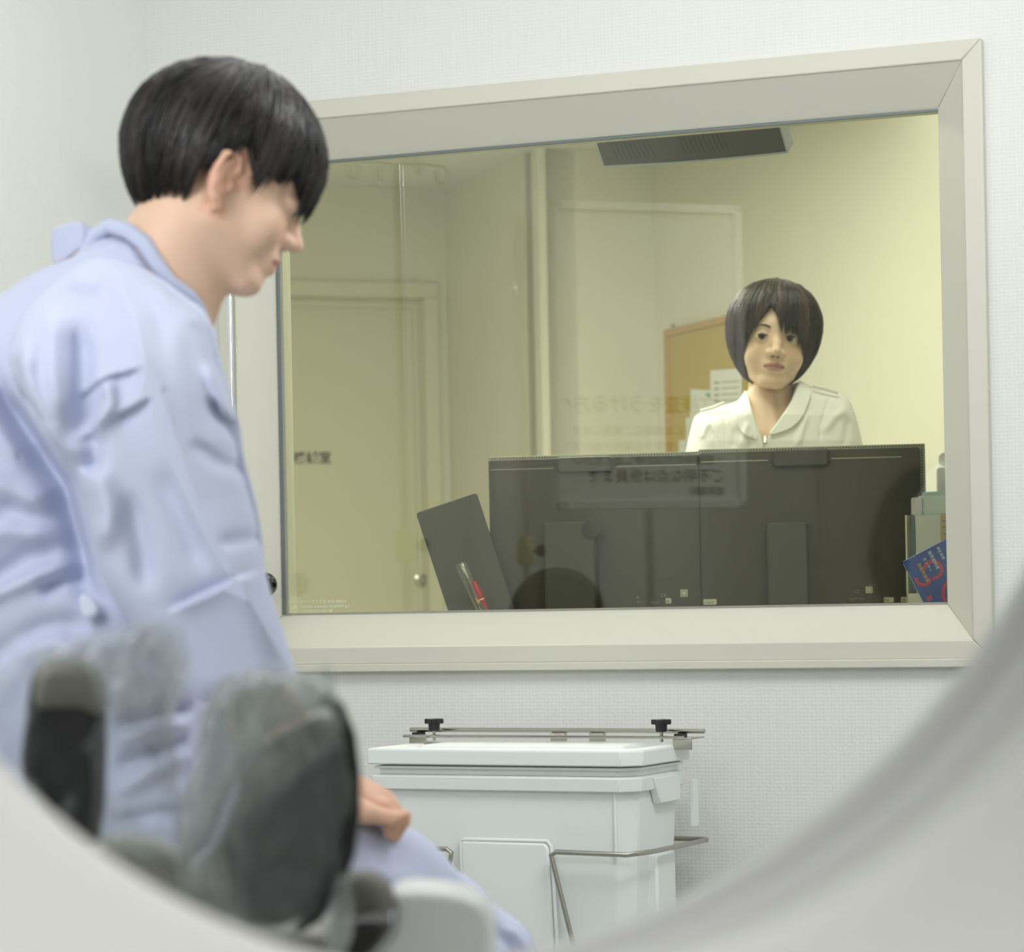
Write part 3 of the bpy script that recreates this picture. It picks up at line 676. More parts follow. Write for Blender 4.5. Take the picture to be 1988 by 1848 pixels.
# latch flap and hanging lug at the right side
MB(BF).add([(wB - 0.012, 0.075, 0.668), (wB - 0.012, 0.185, 0.668), (wB - 0.012, 0.185, 0.622), (wB - 0.012, 0.10, 0.622), (wB + 0.003, 0.075, 0.668), (wB + 0.003, 0.185, 0.668), (wB + 0.003, 0.185, 0.622), (wB + 0.003, 0.10, 0.622)],
           [(0, 1, 2, 3), (4, 7, 6, 5), (0, 4, 5, 1), (1, 5, 6, 2), (2, 6, 7, 3), (3, 7, 4, 0)]).build('latch', M_BIN, t, bevel=0.002)
MB(BF).box(wB + 0.004, wB + 0.012, DB - 0.012, DB + 0.008, 0.572, 0.655).build('hinge_strap', M_BIN, t, bevel=0.001)
MB(BF).box(wB - 0.028, wB - 0.002, 0.09, 0.17, 0.2, 0.535).build('side_panel', M_BIN, t, bevel=0.004)

# clamp rail lying on the lid
t = thing('clamp_rail', BF @ Vector((wB / 2, DB * 0.75, 0.722)), 'stainless clamp rail with two black knobs resting on the white lid', 'rail')
yr = DB - 0.03
xl, zl_ = fp(797, 1427, yr); xr, zr_ = fp(1368, 1437, yr)
zz = 0.742
MB(BF).tube([(xl, yr, zz), (xr, yr, zz)], 0.0042, 12).build('rod', M_STEEL, t)
MB(BF).tube([(xl + 0.01, yr - 0.045, zz - 0.009), (xr - 0.02, yr - 0.045, zz - 0.009)], 0.0026, 10).build('rod', M_STEEL, t)
for px in (843, 1284):
    xk, _ = fp(px, 1420, yr - 0.03)
    K_ = Matrix.Translation((xk, yr - 0.03, 0.724))
    MB(BF @ K_).tube([(0, 0, 0), (0, 0, 0.03)], 0.003, 10).build('screw', M_STEEL, t)
    MB(BF @ K_).lathe([(0.002, 0.018), (0.010, 0.018), (0.011, 0.034), (0.009, 0.036), (0.004, 0.037)], 16).prism([(r_ * math.cos(a), r_ * math.sin(a)) for i in range(16) for (r_, a) in [((0.018 if i % 4 in (0, 1) else 0.012), 2 * math.pi * i / 16)]], 0.031, 0.040, 'z').build('knob', M_BLACK, t, bevel=0.0015)
for px, s_ in ((812, 1), (1325, 1)):
    xk, _ = fp(px, 1440, yr - 0.05)
    MB(BF).box(xk - 0.018, xk + 0.018, yr - 0.052, yr - 0.049, 0.712, 0.730).box(xk - 0.018, xk + 0.018, yr - 0.052, yr + 0.006, 0.730, 0.7325).build('bracket', M_STEEL, t, bevel=0.0008)
    MB(BF).box(xk - 0.022 * s_ - 0.008, xk - 0.022 * s_ + 0.008, yr - 0.02, yr + 0.004, 0.7215, 0.738).build('bracket_jaw', M_BLACK, t, bevel=0.001)
for px in (1085, 1160):
    xk, _ = fp(px, 1440, yr)
    MB(BF).box(xk - 0.014, xk + 0.014, yr - 0.006, yr + 0.006, 0.7225, 0.7375).build('spacer', M_STEEL, t, bevel=0.001)

# wire cart
t = thing('bin_cart', BF @ Vector((wB / 2, DB / 2, 0)), 'bent stainless wire cart carrying the white waste bin', 'cart')
yw = -0.014
x1_, z1_ = fp(1068, 1672, yw); x2_, z2_ = fp(1262, 1662, yw); x3_, z3_ = fp(1112, 1848, yw)
sx = (x3_ - x1_) / (z1_ - z3_)
zr = 0.545
pts = [(x1_ + sx * (zr - 0.12), yw, 0.12), (x1_ + sx * 0.02, yw, zr - 0.018), (x1_ + 0.002, yw, zr - 0.006), (x1_ + 0.012, yw, zr), (wB - 0.012, yw, zr - 0.002), (wB + 0.004, yw + 0.008, zr), (wB + 0.014, 0.03, zr), (wB + 0.016, DB + 0.03, zr), (wB + 0.01, DB + 0.045, zr), (wB - 0.005, DB + 0.05, zr), (wB - 0.07, DB + 0.05, zr)]
MB(BF).tube(pts, 0.0045, 12).build('side_wire', M_STEEL, t)
x4_, z4_ = fp(879, 1672, yw)
pts = [(x4_ - sx * (zr - 0.12), yw, 0.12), (x4_ - sx * 0.02, yw, zr - 0.018), (x4_ - 0.002, yw, zr - 0.006), (x4_ - 0.012, yw, zr), (0.0, yw, zr - 0.002), (-0.012, yw + 0.008, zr), (-0.016, 0.03, zr), (-0.016, DB + 0.05, zr)]
MB(BF).tube(pts, 0.0045, 12).build('side_wire', M_STEEL, t)
MB(BF).tube([(-0.016, yw, 0.12), (wB + 0.016, yw, 0.12), (wB + 0.016, DB + 0.05, 0.12), (-0.016, DB + 0.05, 0.12)], 0.008, 12, closed=True).build('base_frame', M_STEEL, t)
MB(BF).tube([(wB - 0.07, DB + 0.05, 0.12), (wB - 0.07, DB + 0.05, zr)], 0.0045, 10).tube([(-0.016, DB + 0.05, 0.12), (-0.016, DB + 0.05, zr)], 0.0045, 10).tube([(0.1, yw, 0.122), (0.1, DB + 0.05, 0.122)], 0.005, 8).tube([(0.4, yw, 0.122), (0.4, DB + 0.05, 0.122)], 0.005, 8).build('rear_wire', M_STEEL, t)
for x in (0.02, wB - 0.02):
    for y in (0.02, DB + 0.02):
        MB(BF).tube([(x, y, 0.03), (x, y, 0.115)], 0.007, 10).lathe([(0.003, -0.012), (0.028, -0.012), (0.030, -0.008), (0.030, 0.008), (0.028, 0.012), (0.003, 0.012)], 20, Matrix.Translation((x, y, 0.0225)) @ Matrix.Rotation(math.pi / 2, 4, 'Y')).build('castor', M_BLACK, t)

# ------------------------------------------------------------------ scanner gantry, seen through its bore from behind
t = thing('scanner_gantry', (0.0, 1.35, 0), 'out of focus pale grey ring of the scanner gantry framing the lower picture', 'scanner')
K1, K2 = 4100.0, 3400.0
c_near = P(989, 544, F / K1); c_far = P(669, 398, F / K2)
rn, rf = 1355 / K1, 1550 / K2
# (t, radius offset): t = 0 far rim, 1 near rim; the liner carries shallow raised rings
prof = []
def lerp(a, b, u): return a + (b - a) * u
ridges = [(0.0, 0.0), (0.03, -0.012), (0.08, -0.018), (0.16, -0.014), (0.22, 0.008), (0.27, 0.026), (0.33, 0.028), (0.37, 0.008), (0.42, -0.008), (0.52, -0.008), (0.58, 0.010), (0.63, 0.030), (0.69, 0.034), (0.74, 0.016), (0.78, -0.004), (0.86, -0.004), (0.95, 0.0), (1.0, 0.002)]
rings = []
rings.append((Vector((c_far.x - 0.02, c_far.y + 0.05, c_far.z)), 0.72))
rings.append((Vector((c_far.x - 0.02, c_far.y + 0.05, c_far.z)), rf + 0.10))
rings.append((Vector((c_far.x - 0.01, c_far.y + 0.025, c_far.z)), rf + 0.03))
for u, dr_ in ridges:
    rings.append((c_far.lerp(c_near, u), lerp(rf, rn, u) + dr_))
for (dy, e) in ((-0.01, 0.004), (-0.03, 0.016), (-0.06, 0.035), (-0.12, 0.085), (-0.20, 0.17), (-0.26, 0.26), (-0.30, 0.34), (-0.31, 0.42)):
    rings.append((c_near + Vector((0, dy, 0)), rn + e * 0.9))
n = 128
vs = []; fs = []
zmin = 0.02
for c, R in rings:
    for k in range(n):
        a = 2 * math.pi * k / n
        vs.append((c.x + R * math.cos(a), c.y, max(zmin, c.z + R * math.sin(a))))
for i in range(len(rings) - 1):
    for k in range(n):
        fs.append((i * n + k, i * n + (k + 1) % n, (i + 1) * n + (k + 1) % n, (i + 1) * n + k))
fs_liner = [f for f in fs if f[0] < (3 + len(ridges)) * n - n]
fs_rear = [f for f in fs if f[0] >= (3 + len(ridges)) * n - n]
M_GAN = mat('gantry_shell', '#DDDCD8', rough=0.42, spec=0.4)
mb = MB(); mb.add(vs, fs_rear); oo = mb.build('rear_cover', M_GAN, t, angle=80)
mb = MB(); mb.add(vs, fs_liner); oo2 = mb.build('bore_liner', mat('liner_shell', '#D5D5D3', rough=0.45), t, angle=80)

# ------------------------------------------------------------------ patient couch
couch = thing('patient_couch', (-0.30, 3.0, 0), 'white patient couch the man sits on, behind the wrapped head holder', 'couch')
cy = 0.70
cy = 0.65
sec = [(-0.66, cy - 0.10), (-0.68, cy - 0.02), (-0.67, cy + 0.0), (-0.64, cy + 0.004), (-0.44, cy - 0.012), (-0.32, cy + 0.004), (-0.29, cy + 0.0), (-0.28, cy - 0.02), (-0.30, cy - 0.10)]
MB().prism([(x, z) for x, z in sec], 2.33, 3.95).build('couch_top', M_WHITE, couch, bevel=0.006)
MB().box(-0.60, -0.34, 2.65, 3.8, 0.10, cy - 0.10).box(-0.64, -0.32, 2.6, 3.84, 0.0, 0.10).build('couch_base', mat('grey_panel', '#C9CBC9', rough=0.5), couch, bevel=0.01)
# ------------------------------------------------------------------ implicit surfaces (for bodies, cloth, padded shapes)
def smin(a, b, k):
    h = np.clip(0.5 + 0.5 * (b - a) / k, 0, 1)
    return b * (1 - h) + a * h - k * h * (1 - h)
def smax(a, b, k): return -smin(-a, -b, k)
def ell(p, c, r):
    q = (p - np.array(c)); r = np.array(r, float)
    k0 = np.sqrt(((q / r) ** 2).sum(1)); k1 = np.sqrt(((q / (r * r)) ** 2).sum(1))
    return k0 * (k0 - 1) / np.maximum(k1, 1e-9)
def cap(p, a, b, ra, rb=None):
    rb = ra if rb is None else rb
    a = np.array(a, float); b = np.array(b, float); ab = b - a
    t = np.clip(((p - a) @ ab) / (ab @ ab), 0, 1)
    return np.sqrt(((p - a - t[:, None] * ab) ** 2).sum(1)) - (ra + (rb - ra) * t)
def chain(p, pts, rs, k):
    d = None
    for i in range(len(pts) - 1):
        e = cap(p, pts[i], pts[i + 1], rs[i], rs[i + 1])
        d = e if d is None else smin(d, e, k)
    return d
def poly2(x, y, poly):
    """signed distance to a polygon (negative inside)"""
    poly = np.array(poly, float); n = len(poly)
    d = np.full(x.shape, 1e18); s = np.ones(x.shape)
    for i in range(n):
        a = poly[i]; b = poly[i - 1]
        ex, ey = b - a; wx, wy = x - a[0], y - a[1]
        t = np.clip((wx * ex + wy * ey) / (ex * ex + ey * ey), 0, 1)
        d = np.minimum(d, (wx - ex * t) ** 2 + (wy - ey * t) ** 2)
        c1 = y >= a[1]; c2 = y < b[1]; c3 = ex * wy > ey * wx
        s = np.where((c1 & c2 & c3) | (~c1 & ~c2 & ~c3), -s, s)
    return s * np.sqrt(d)
def line2(x, y, pts):
    """distance to a polyline, signed by side, and 0..1 position along it"""
    pts = np.array(pts, float); L_ = np.r_[0, np.cumsum(np.hypot(*np.diff(pts, axis=0).T))]
    bd = np.full(x.shape, 1e9); bs = np.zeros(x.shape); bt = np.zeros(x.shape)
    for i in range(len(pts) - 1):
        a, b = pts[i], pts[i + 1]; e = b - a; wx, wy = x - a[0], y - a[1]
        t = np.clip((wx * e[0] + wy * e[1]) / (e @ e), 0, 1)
        d = np.hypot(wx - e[0] * t, wy - e[1] * t); m = d < bd
        bd = np.where(m, d, bd); bs = np.where(m, np.sign(e[0] * wy - e[1] * wx), bs)
        bt = np.where(m, (L_[i] + t * (L_[i + 1] - L_[i])) / L_[-1], bt)
    return bd, bs, bt
def smooth_poly(pts, it=2):
    for _ in range(it):
        q = []
        for i in range(len(pts)):
            a, b = pts[i], pts[(i + 1) % len(pts)]
            q += [(a[0] * .75 + b[0] * .25, a[1] * .75 + b[1] * .25), (a[0] * .25 + b[0] * .75, a[1] * .25 + b[1] * .75)]
        pts = q
    return pts
def inflate(x, y, z, poly, T, r):
    """a closed outline filled to a rounded body of half depth T, edge radius r"""
    w_ = np.maximum(0, 1 + poly2(x, y, poly) / r)
    return (np.sqrt(w_ ** 2 + (z / T) ** 2) - 1) * min(r, T if np.isscalar(T) else r)
def folds(x, y, specs):
    """relief: (polyline, height, width, kind) kind r = rounded ridge, c = sharp crease, s = step"""
    d = np.zeros(x.shape)
    for pts, h, w_, kind in specs:
        bd, bs, bt = line2(x, y, pts)
        fade = np.clip(np.minimum(bt, 1 - bt) * 3.6 + 0.02, 0, 1); fade = fade * fade * (3 - 2 * fade)
        far = np.exp(-np.maximum(0, bd - 0) ** 2 / (w_ * w_))
        if kind == 'r': d += h * far * fade
        elif kind == 'c': d += h * np.exp(-bd / w_) * fade
        else: d += h * np.tanh(bs * bd / (w_ * 0.18)) * np.exp(-bd / (w_)) * fade
    return d

EDG = [(0, 1), (2, 3), (4, 5), (6, 7), (0, 2), (1, 3), (4, 6), (5, 7), (0, 4), (1, 5), (2, 6), (3, 7)]
OFF = np.array([(i, j, k) for k in (0, 1) for j in (0, 1) for i in (0, 1)])
def surface(f, lo, hi, h, slack=1.6):
    """dual (surface-net) mesh of f = 0"""
    lo = np.array(lo, float); hi = np.array(hi, float); B_ = 6
    nb = np.ceil((hi - lo) / (h * B_)).astype(int)
    g = np.stack(np.meshgrid(*[np.arange(n_) for n_ in nb], indexing='ij'), -1).reshape(-1, 3)
    cen = lo + (g + 0.5) * h * B_
    val = np.concatenate([f(c_) for c_ in np.array_split(cen, max(1, len(cen) // 200000))])
    act = np.abs(val) < h * B_ * 0.87 * slack
    N = nb * B_
    G = np.repeat(np.repeat(np.repeat(np.where(val > 0, 1.0, -1.0).reshape(nb).astype(np.float32) * 1e3, B_, 0), B_, 1), B_, 2)
    ga = g[act]
    loc = np.stack(np.meshgrid(*[np.arange(B_)] * 3, indexing='ij'), -1).reshape(-1, 3)
    for part in np.array_split(ga, max(1, len(ga) // 1500)):
        if not len(part): continue
        idx = (part[:, None, :] * B_ + loc[None]).reshape(-1, 3)
        G[idx[:, 0], idx[:, 1], idx[:, 2]] = f(lo + (idx + 0.5) * h)
    G[0] = G[-1] = 1e3; G[:, 0] = G[:, -1] = 1e3; G[:, :, 0] = G[:, :, -1] = 1e3
    ins = G < 0
    n0, n1, n2 = G.shape
    cnt = np.zeros((n0 - 1, n1 - 1, n2 - 1), np.int8)
    for (i, j, k) in OFF: cnt += ins[i:n0 - 1 + i, j:n1 - 1 + j, k:n2 - 1 + k]
    cells = np.argwhere((cnt > 0) & (cnt < 8))
    cid = np.full(cnt.shape, -1, np.int32); cid[cells[:, 0], cells[:, 1], cells[:, 2]] = np.arange(len(cells))
    vals = np.stack([G[cells[:, 0] + o_[0], cells[:, 1] + o_[1], cells[:, 2] + o_[2]] for o_ in OFF], 1).astype(float)
    acc = np.zeros((len(cells), 3)); c_ = np.zeros(len(cells))
    for a_, b_ in EDG:
        va, vb = vals[:, a_], vals[:, b_]; m = (va < 0) != (vb < 0)
        t = np.where(m, va / np.where(m, va - vb, 1), 0)
        t = np.clip(t, 0.02, 0.98)
        acc += np.where(m[:, None], OFF[a_] + t[:, None] * (OFF[b_] - OFF[a_]), 0); c_ += m
    ver = lo + (cells + 0.5 + acc / c_[:, None]) * h
    quads = []
    for ax in range(3):
        sl0 = [slice(1, -1)] * 3; sl0[ax] = slice(0, -1); sl1 = [slice(1, -1)] * 3; sl1[ax] = slice(1, None)
        A_, B2_ = ins[tuple(sl0)], ins[tuple(sl1)]
        e = np.argwhere(A_ != B2_); base = e.copy()
        for q in range(3):
            if q != ax: base[:, q] += 1
        flip = A_[e[:, 0], e[:, 1], e[:, 2]]
        u_, v_ = [(1, 2), (2, 0), (0, 1)][ax]
        def C_(du, dv):
            b2 = base.copy(); b2[:, u_] -= du; b2[:, v_] -= dv
            ok = (b2 < np.array(cid.shape)).all(1)
            r_ = np.full(len(b2), -1); r_[ok] = cid[b2[ok, 0], b2[ok, 1], b2[ok, 2]]
            return r_
        q4 = np.stack([C_(1, 1), C_(0, 1), C_(0, 0), C_(1, 0)], 1)
        q4 = np.where(flip[:, None], q4, q4[:, ::-1])
        quads.append(q4[(q4 >= 0).all(1)])
    return ver, np.concatenate(quads)

def mesh_np(name, ver, quads, m, parent, smooth_it=0, col=None):
    inv = np.array(WM[parent].inverted()) if parent is not None else np.eye(4)
    v = ver @ inv[:3, :3].T + inv[:3, 3]
    me = bpy.data.meshes.new(name)
    me.vertices.add(len(v)); me.vertices.foreach_set('co', v.astype(np.float32).ravel())
    n = len(quads); k = quads.shape[1]
    me.loops.add(n * k); me.loops.foreach_set('vertex_index', quads.astype(np.int32).ravel())
    me.polygons.add(n); me.polygons.foreach_set('loop_start', np.arange(0, n * k, k, dtype=np.int32))
    me.polygons.foreach_set('loop_total', np.full(n, k, np.int32))
    me.update(calc_edges=True); me.validate()
    me.polygons.foreach_set('use_smooth', [True] * len(me.polygons))
    if col is not None:
        a_ = me.color_attributes.new('tone', 'FLOAT_COLOR', 'POINT')
        a_.data.foreach_set('color', np.c_[col, np.ones(len(col))].astype(np.float32).ravel())
    me.materials.append(m)
    o = bpy.data.objects.new(name, me)
    link(o, parent)
    if smooth_it:
        s = o.modifiers.new('smooth', 'SMOOTH'); s.iterations = smooth_it; s.factor = 0.5
    return o

EX = np.array([CR, 0, -SR]); EZ = np.array([SR, 0, CR]); EY = np.array([0, 1.0, 0])
class Px:
    """metric working frame whose x, y are pixels at depth d and z pixels of depth (away from the lens)"""
    def __init__(s, d): s.d = d; s.K = F / d; s.o = np.array(P(994, 1150, d))
    def world(s, v): return s.o + ((v[:, :1] - 994) * EX - (v[:, 1:2] - 1150) * EZ + v[:, 2:3] * EY) / s.K
def px_object(name, f, box, h, d, m, parent, smooth_it=1, colf=None):
    X_ = Px(d)
    ver, q = surface(f, box[0], box[1], h)
    col = colf(ver) if colf else None
    return mesh_np(name, X_.world(ver), q[:, ::-1], m, parent, smooth_it, col)

# ------------------------------------------------------------------ wrapped head holder on the couch end
def wob(p, s, seed=0):
    r_ = np.random.default_rng(seed); d = 0
    for i in range(6):
        k = r_.normal(size=3); k /= np.linalg.norm(k); fr = (0.7 + i * 0.45) / s
        d = d + np.sin((p @ k) * fr * 2 * math.pi + r_.uniform(0, 6.28)) / (1 + 0.5 * i)
    return d / 2.5
M_FOAM = mat('dark_foam', '#2B2C2E', rough=0.6, var=0.25, bscale=14)
M_EDGE = mat('black_vinyl', '#0E0E10', rough=0.35)
M_SHELLG = mat('grey_shell', '#AFAFA8', rough=0.4)
hh = thing('head_holder', (-0.25, 2.3, 0.70), 'dark padded head holder wrapped in clear plastic, out of focus in the foreground', 'head support')
DH = 2.15
padR = smooth_poly([(470, 1500), (510, 1440), (580, 1400), (640, 1385), (676, 1440), (690, 1560), (668, 1670), (622, 1760), (560, 1800), (470, 1790), (395, 1745), (380, 1690), (430, 1620)])
padL = smooth_poly([(62, 1300), (110, 1275), (180, 1285), (207, 1335), (206, 1480), (200, 1640), (150, 1640), (80, 1560), (35, 1500), (50, 1400)])
px_object('side_pad', lambda p: inflate(p[:, 0], p[:, 1], p[:, 2], padR, 70, 60) + 5 * wob(p, 160, 3), ((320, 1300, -100), (715, 1830, 100)), 6, DH, M_FOAM, hh)
px_object('side_pad', lambda p: inflate(p[:, 0], p[:, 1], p[:, 2], padL, 70, 50) + 5 * wob(p, 160, 4), ((10, 1250, -100), (235, 1665, 100)), 6, DH, M_FOAM, hh)
padU = smooth_poly([(66, 1296), (110, 1270), (180, 1280), (210, 1335), (205, 1400), (150, 1385), (62, 1400)])
px_object('pad_cap', lambda p: inflate(p[:, 0], p[:, 1], p[:, 2], padU, 80, 40), ((30, 1240, -110), (240, 1420, 110)), 6, DH, mat('olive_vinyl', '#7D7D74', rough=0.5), hh)
X_ = Px(DH)
def pxtube(name, pts, r, m, parent, d=DH, n=12):
    w_ = Px(d).world(np.array([(x, y, z) for x, y, z in pts], float))
    return MB().tube([Vector(v) for v in w_], r, n).build(name, m, parent)
pxtube('piping', [(632, 1350, -30), (658, 1375, -40), (678, 1430, -45), (690, 1500, -48), (692, 1570, -48), (678, 1650, -45), (650, 1720, -40), (612, 1775, -35), (580, 1800, -20)], [0.005, 0.006, 0.0065, 0.005, 0.0045, 0.006, 0.007, 0.006, 0.004], M_EDGE, hh)
# cradle shell joining both pads
cr = []
cradle = smooth_poly([(0, 1470), (60, 1560), (170, 1650), (215, 1610), (370, 1640), (480, 1790), (700, 1810), (700, 1900), (0, 1900)])
px_object('cradle', lambda p: inflate(p[:, 0], p[:, 1], p[:, 2], cradle, 60, 40), ((-60, 1440, 0 - 90), (760, 1960, 90)), 8, DH + 0.06, M_SHELLG, hh)
blk = smooth_poly([(650, 1700), (700, 1685), (745, 1695), (772, 1740), (750, 1790), (700, 1850), (640, 1870)], 2)
px_object('tilt_joint', lambda p: inflate(p[:, 0], p[:, 1], p[:, 2], blk, 60, 35), ((610, 1660, -80), (800, 1900, 80)), 5, DH + 0.05, mat('warm_grey', '#77756F', rough=0.5), hh)
blk2 = smooth_poly([(640, 1790), (745, 1765), (770, 1800), (700, 1880), (620, 1890)], 2)
px_object('joint_cover', lambda p: inflate(p[:, 0], p[:, 1], p[:, 2], blk2, 60, 25), ((600, 1740, -80), (800, 1920, 80)), 5, DH, M_EDGE, hh)
box_ = smooth_poly([(745, 1705), (900, 1712), (955, 1745), (965, 1800), (965, 1960), (700, 1960), (690, 1860), (770, 1790)], 2)
px_object('mount_box', lambda p: inflate(p[:, 0], p[:, 1], p[:, 2], box_, 110, 22), ((660, 1680, -140), (1000, 2000, 140)), 6, DH + 0.10, M_WHITE, hh)
# crumpled clear wrap: thin film with real folds
def film_mat(lo_=0.16, hi_=0.60, nm='wrap_film'):
    m = bpy.data.materials.new(nm); m.use_nodes = True
    nt = m.node_tree; nt.nodes.clear()
    out = nt.nodes.new('ShaderNodeOutputMaterial'); mix = nt.nodes.new('ShaderNodeMixShader'); tr = nt.nodes.new('ShaderNodeBsdfTransparent')
    pr = nt.nodes.new('ShaderNodeBsdfPrincipled'); pr.inputs['Base Color'].default_value = rgb('#C3C9C8'); pr.inputs['Roughness'].default_value = 0.18
    tr.inputs['Color'].default_value = (0.97, 0.98, 0.98, 1)
    n = nt.nodes.new('ShaderNodeTexNoise'); n.inputs['Scale'].default_value = 6; n.inputs['Detail'].default_value = 4; n.inputs['Distortion'].default_value = 1.6
    rp = nt.nodes.new('ShaderNodeMapRange'); rp.inputs['From Min'].default_value = 0.46; rp.inputs['From Max'].default_value = 0.66
    rp.inputs['To Min'].default_value = lo_; rp.inputs['To Max'].default_value = hi_
    tc = nt.nodes.new('ShaderNodeTexCoord')
    nt.links.new(tc.outputs['Object'], n.inputs['Vector']); nt.links.new(n.outputs['Fac'], rp.inputs['Value'])
    nt.links.new(rp.outputs['Result'], mix.inputs[0]); nt.links.new(tr.outputs[0], mix.inputs[1]); nt.links.new(pr.outputs[0], mix.inputs[2])
    nt.links.new(mix.outputs[0], out.inputs['Surface']); return m
M_FILM = film_mat(); M_FILM2 = film_mat(0.38, 0.82, 'wrap_film_dense')
def film(name, poly, T, r, amp, seed, d, m_=None):
    pl = smooth_poly(poly)
    xs = [p[0] for p in pl]; ys = [p[1] for p in pl]
    def f(p):
        w1 = wob(p * np.array([1.3, 0.7, 1]), 170, seed); w2 = wob(p * np.array([1.5, 0.6, 1]), 95, seed + 9)
        return inflate(p[:, 0], p[:, 1], p[:, 2], pl, T, r) + amp * (1 - 2 * np.abs(w1)) + amp * 0.6 * (1 - 2 * np.abs(w2))
    return px_object(name, f, ((min(xs) - 30, min(ys) - 30, -T - 40), (max(xs) + 30, max(ys) + 30, T + 40)), 7, d, m_ or M_FILM, hh, 1)
film('plastic_wrap', [(395, 1335), (480, 1300), (600, 1300), (665, 1330), (700, 1440), (702, 1570), (680, 1690), (630, 1785), (540, 1830), (420, 1800), (330, 1720), (335, 1600), (370, 1480)], 88, 60, 7, 11, DH)
film('plastic_wrap', [(400, 1350), (480, 1305), (600, 1300), (655, 1325), (660, 1375), (560, 1400), (500, 1450), (450, 1540), (400, 1650), (350, 1700), (340, 1600), (375, 1480)], 60, 40, 6, 17, DH - 0.02, M_FILM2)
film('plastic_wrap', [(-30, 1310), (60, 1255), (150, 1235), (250, 1200), (330, 1190), (370, 1240), (360, 1330), (330, 1420), (370, 1560), (330, 1680), (220, 1660), (100, 1600), (-30, 1480)], 88, 50, 8, 21, DH + 0.01)
film('plastic_wrap', [(590, 1310), (640, 1280), (655, 1310), (650, 1350), (600, 1350)], 18, 14, 3, 31, DH)
film('plastic_wrap', [(640, 1690), (690, 1700), (685, 1860), (620, 1860)], 20, 18, 4, 41, DH - 0.03)
MB().tube([Vector(v) for v in Px(DH + 0.1).world(np.array([(700., 1850, 0), (500, 1850, 200), (300, 1850, 700)]))], 0.03, 12).build('mount_arm', M_SHELLG, hh)
# ------------------------------------------------------------------ people
def head_frame(pitch, yaw, roll=0.0, toward=False):
    """columns: subject's right, forward, up"""
    f = np.array([math.cos(pitch) * math.cos(yaw), math.cos(pitch) * math.sin(yaw), -math.sin(pitch)])
    x = np.cross(f, [0, 0, 1]); x /= np.linalg.norm(x); u = np.cross(x, f)
    x2 = x * math.cos(roll) + u * math.sin(roll); u2 = np.cross(x2, f)
    return np.stack([x2, f, u2], 1)

